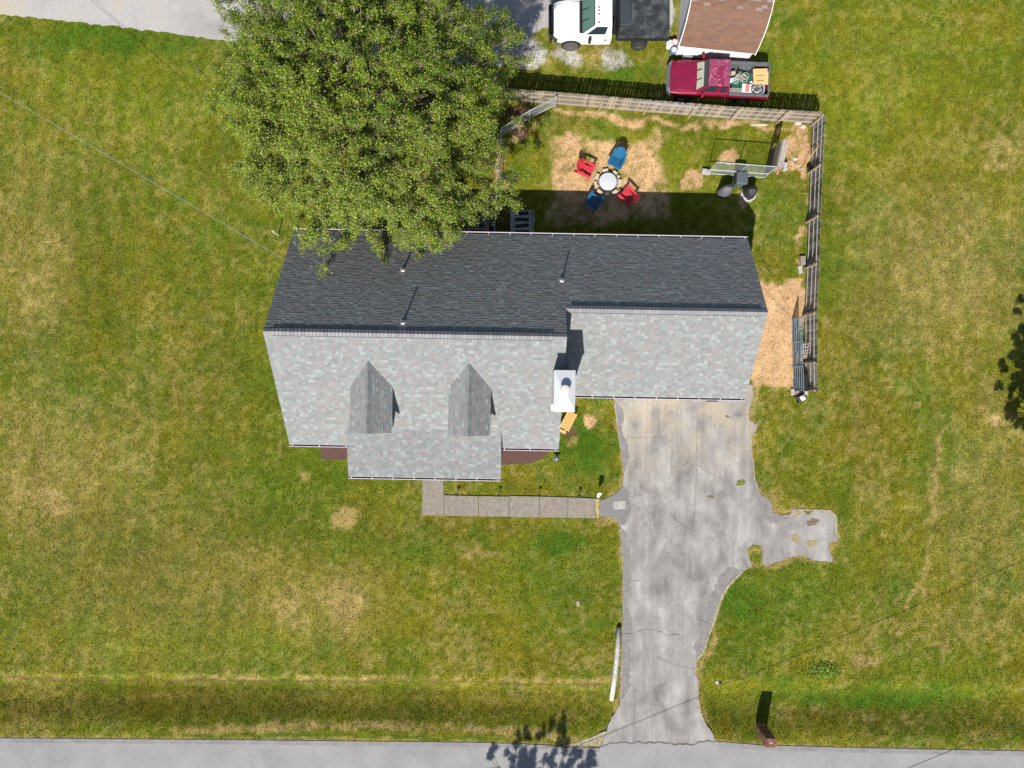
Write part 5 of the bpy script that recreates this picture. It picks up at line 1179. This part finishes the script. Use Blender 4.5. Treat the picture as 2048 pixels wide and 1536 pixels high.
MB().path([(T(-.02),-.7,.85),(T(-.06),-.7,1.15),(T(-.06),.7,1.15),(T(-.02),.7,.85)], .04, 8).build('grille_guard', M['black_metal'], wt)
MB().box((T(.17),0,.9),(.06,1.3,.26)).build('grille', M['dark'], wt)
for s_ in (-1,1):
    MB().beam((T(-.02),s_*.75,1.0),(T(.35),s_*1.04,.95),.05,.30).build('guard_wing', M['black_metal'], wt, bevel=.02)
    MB().box((T(.20),s_*.80,.92),(.10,.26,.24)).build('headlight', M['headlight'], wt, bevel=.02)
    mrr = MB().box((T(1.98),s_*1.20,1.38),(.14,.22,.30)).build('side_mirror', M['dark'], wt, bevel=.03); MB().tube((T(1.98),s_*1.0,1.3),(T(1.98),s_*1.12,1.35),.025).build('mirror_arm', M['dark'], mrr)
    MB().box((T(2.82),s_*1.025,1.08),(.16,.03,.09)).build('door_handle', M['dark'], wt, bevel=.008)
    MB().box((T(2.45),s_*1.02,1.0),(1.2,.012,.5)).build('door', M['truck_white'], wt, bevel=.006)
    MB().box((T(1.42),s_*1.005,1.16),(.22,.02,.03)).build('badge', M['dark'], wt)
    for x, rm_ in ((1.10,0), (4.66,0)):
        if x < 2: MB().lathe((0,0,0),[(.52,0),(.52,.035)],26).build('wheel_arch', M['dark'], wt).matrix_local = Matrix.Translation((T(x),s_*1.0,.46)) @ Matrix.Rotation(-s_*PI/2, 4, 'X')
        wheel(wt, T(x), s_*(.98 if x < 2 else .96), .42, .26, M['tyre_dusty'] if x < 2 else M['tyre'], M['rim_dark'])
bd = MB().box((T(4.72),0,1.10),(2.72,2.10,.10)).build('flatbed', M['bed_black'], wt, bevel=.01)
for x in (1.76, 3.04):
    for s_ in (-1, 1): MB().box((T(x), s_*1.024, 1.0),(.014,.012,.62)).build('door_gap', M['dark'], wt)
for s_ in (-1, 1): MB().beam((T(.34),s_*.74,1.215),(T(1.45),s_*.82,1.345),.012,.01).build('hood_gap', M['dark'], wt)
for i in range(4): MB().box((T(3.9+i*.55),0,1.153),(.012,2.06,.006)).build('deck_seam', M['bed_black'], bd)
MB().box((T(4.72),1.04,1.12),(2.74,.05,.15)).build('side_rail', M['black_metal'], bd); MB().box((T(4.72),-1.04,1.12),(2.74,.05,.15)).build('side_rail', M['black_metal'], bd)
MB().box((T(3.75),-.3,1.33),(.62,1.5,.36)).build('toolbox', M['toolbox'], wt, bevel=.02)
MB().box((T(3.38),0,1.5),(.06,2.0,.9)).build('headboard', M['black_metal'], wt, bevel=.01)
MB().box((T(3.0),0,.55),(5.6,.9,.2)).build('chassis', M['dark'], wt)

# ------------------------------------------------------------------ trees
def tree(name, label, base, cz, rad, top, low, nspray, nleaf, seed, rfun=None, lsize=.085, pal=None, trunk_r=.28, cat='tree'):
    r = np.random.default_rng(seed); root = thing(name, label, cat, base)
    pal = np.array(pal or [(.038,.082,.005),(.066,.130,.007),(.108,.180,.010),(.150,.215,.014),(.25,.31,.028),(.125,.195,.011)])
    tb = MB(); tb.tube((0,0,-.2),(0.1,.05,1.6),trunk_r*1.35,trunk_r,12); tb.tube((.1,.05,1.6),(.15,.1,top*.55),trunk_r,trunk_r*.6,10); tb.tube((.15,.1,top*.55),(0.1,.2,top*.9),trunk_r*.6,.05,8)
    tb.build('trunk', M['bark'], root)
    # spray centres on a lumpy dome
    S_ = []; lim = MB()
    ga = PI*(3-math.sqrt(5))
    cents = []
    for i in range(nspray):
        q = (i+.5)/nspray; el = math.asin(1-1.12*q if q < .9 else -.05-.3*(q-.9)/.1) if True else 0
        az = i*ga + r.normal(0,.12)
        el += r.normal(0,.05)
        R_ = rad*(rfun(az) if rfun else 1)
        lump = 1 + .12*math.sin(5*az+2*el*3+seed) + .09*math.sin(9*az-4*el) + r.normal(0,.035)
        hol = vnoise(np.array([az*2.2+40]), np.array([el*5.0]), 1.0, seed+3)[0]; dep = r.choice([1.03, .93, .84], p=[.5,.3,.2])*(.74 if hol > .60 else 1.0)
        zc = low+1.2
        ce, se_ = math.cos(el), math.sin(el)
        x = math.cos(az)*R_*ce**.85*lump*dep if ce > 0 else 0; y = math.sin(az)*R_*ce**.85*lump*dep if ce > 0 else 0
        z = zc + (top-zc)*max(se_,0)*(.9+.1*lump)*dep + min(se_,0)*2.2
        nz = vnoise(np.array([az*3.1]), np.array([el*6.0]), 1.0, seed)[0]
        if nz > .86 and el > -.02: continue          # gaps
        cents.append((x, y, max(z, low), az, el))
    nl = nleaf; cents = np.array(cents); n = len(cents)
    per = nl//n; idx = np.repeat(np.arange(n), per); m_ = len(idx)
    az = cents[idx,3]; el = np.maximum(cents[idx,4], -.1)
    # spray axis: outwards and a little up, drooping low down
    axv = np.stack([np.cos(az)*np.cos(el*.8), np.sin(az)*np.cos(el*.8), .35*np.sin(el)+.15], 1); 
    jig = r.normal(0,.25,(n,3)); axv = axv + jig[idx]; axv /= np.linalg.norm(axv, axis=1)[:,None]
    sc = rad/7.0; slen = (r.uniform(.35,1.0,n)*sc)[idx]
    sub = r.integers(0, 7, m_)      # twigs inside each spray
    sd = r.normal(0, 1, (n,7,3)); sdir = sd[idx, sub]; sdir = axv*1.1 + sdir*.55; sdir /= np.linalg.norm(sdir, axis=1)[:,None]
    t = r.random(m_)**.8
    wob = r.normal(0,.075*sc+.02,(m_,3))
    P = cents[idx,:3] + sdir*(slen*(t-.25))[:,None] + wob; P[:,2] -= .22*(t**2)*slen*(el < .5)
    P[:,2] = np.maximum(P[:,2], low-.5)
    # leaf quads
    nrm = np.stack([np.cos(az)*np.cos(el)*.6, np.sin(az)*np.cos(el)*.6, np.ones(m_)*.75], 1) + r.normal(0,.55,(m_,3)); nrm /= np.linalg.norm(nrm,axis=1)[:,None]
    a = np.cross(nrm, r.normal(0,1,(m_,3))); a /= np.linalg.norm(a,axis=1)[:,None]+1e-9; b = np.cross(nrm, a)
    L_ = (lsize*r.uniform(.7,1.35,m_))[:,None]; Wd = L_*.33
    V = np.empty((m_,4,3)); V[:,0] = P-a*L_*.5; V[:,1] = P+b*Wd; V[:,2] = P+a*L_*.5; V[:,3] = P-b*Wd
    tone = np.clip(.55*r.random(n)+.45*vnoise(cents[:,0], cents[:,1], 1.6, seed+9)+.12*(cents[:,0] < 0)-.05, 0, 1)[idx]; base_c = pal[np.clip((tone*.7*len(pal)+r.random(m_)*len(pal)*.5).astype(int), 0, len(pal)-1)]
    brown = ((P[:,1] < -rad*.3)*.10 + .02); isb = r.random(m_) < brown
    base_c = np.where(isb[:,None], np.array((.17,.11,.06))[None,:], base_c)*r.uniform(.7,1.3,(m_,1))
    cols = np.repeat(np.concatenate([base_c, np.ones((m_,1))],1), 4, 0)
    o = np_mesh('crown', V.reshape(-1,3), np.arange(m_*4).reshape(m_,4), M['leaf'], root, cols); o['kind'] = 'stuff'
    # limbs and twigs
    rr = random.Random(seed); pick = rr.sample(range(n), min(n, 170))
    for k, i in enumerate(pick):
        c = Vector(cents[i,:3]); z0 = min(max(1.8, c.z*.55), top*.7); s0 = Vector((.12,.08,z0)); mid = s0.lerp(c, .55); mid.z += .1*(c-s0).length*(-.3 if c.z < z0 else .25)
        big = k < 16
        lim.tube(s0, mid, .10 if big else .035, .06 if big else .022, 6, cap=False); lim.tube(mid, c, .06 if big else .022, .012, 6, cap=False)
    for i in range(n):
        c = Vector(cents[i,:3]); 
        for j in range(7):
            if rr.random() < .55: continue
            dd = Vector((math.cos(cents[i,3]), math.sin(cents[i,3]), .25))*1.1+Vector(sd[i,j])*.55; dd.normalize(); lim.tube(c-dd*.25, c+dd*.5*sc, .011, .004, 3, cap=False)
    o = lim.build('branches', M['twig'], root); o['kind'] = 'stuff'
    return root
OUT = [(0,261),(13,262),(33,285),(67,279),(87,240),(110,247),(138,240),(175,250),(187,262),(216,268),(250,270),(290,270),(327,290),(360,261)]
def outl(az):
    a = math.degrees(-az) % 360      # photo angles run clockwise (y down)
    for (a0, r0), (a1, r1) in zip(OUT[:-1], OUT[1:]):
        if a0 <= a <= a1: t = (a-a0)/(a1-a0); return (r0+(r1-r0)*t)/267
    return 1
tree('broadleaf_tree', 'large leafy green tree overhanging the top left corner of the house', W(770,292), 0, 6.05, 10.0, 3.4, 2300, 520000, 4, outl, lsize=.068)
tree('broadleaf_tree', 'leafy tree beyond the road whose shadow falls on the asphalt', W(1015,1850), 0, 3.4, 9.0, 4.0, 240, 40000, 5, lsize=.12, trunk_r=.2)
tree('broadleaf_tree', 'leafy tree beyond the right edge of the lawn casting shade on it', W(2090,955), 0, 3.5, 9.8, 3.9, 420, 90000, 6, lsize=.11, trunk_r=.2)
# small leafy weeds
def weed(name, label, p, s, n, seed, up=.5, cat='plant'):
    r = np.random.default_rng(seed); P = r.normal(0,1,(n,3))*np.array(s)*.5; P[:,2] = np.abs(P[:,2])*up; nrm = r.normal(0,.5,(n,3)); nrm[:,2] += 1; nrm /= np.linalg.norm(nrm,axis=1)[:,None]
    a = np.cross(nrm, r.normal(0,1,(n,3))); a /= np.linalg.norm(a,axis=1)[:,None]; b = np.cross(nrm,a); L_ = (.08*r.uniform(.7,1.4,n))[:,None]
    V = np.stack([P-a*L_*.5, P+b*L_*.3, P+a*L_*.5, P-b*L_*.3],1); c = np.repeat(np.concatenate([np.array((.13,.21,.012))*r.uniform(.6,1.6,(n,1)), np.ones((n,1))],1),4,0)
    o = np_mesh(name, V.reshape(-1,3), np.arange(n*4).reshape(n,4), M['leaf'], None, c); o.location = p; return tag(o, label, cat)
weed('weed_clump', 'bright leafy weed clump on the ditch bank right of the mailbox', W(1648,1340), (.9,.4,.35), 900, 1)
weed('spiky_plant', 'low spiky plant under the garage gutter beside the driveway', W(1206,800)+Vector((0,.1,0)), (.8,.25,.3), 260, 2)
weed('weed_clump', 'leafy weeds growing around the tube panels', W(1604,690), (.3,.9,.5), 500, 3)
rock(W(1156,1207), (.13,.17,.04), 'flat dark stone in the front lawn left of the driveway', M['paver_brown'])
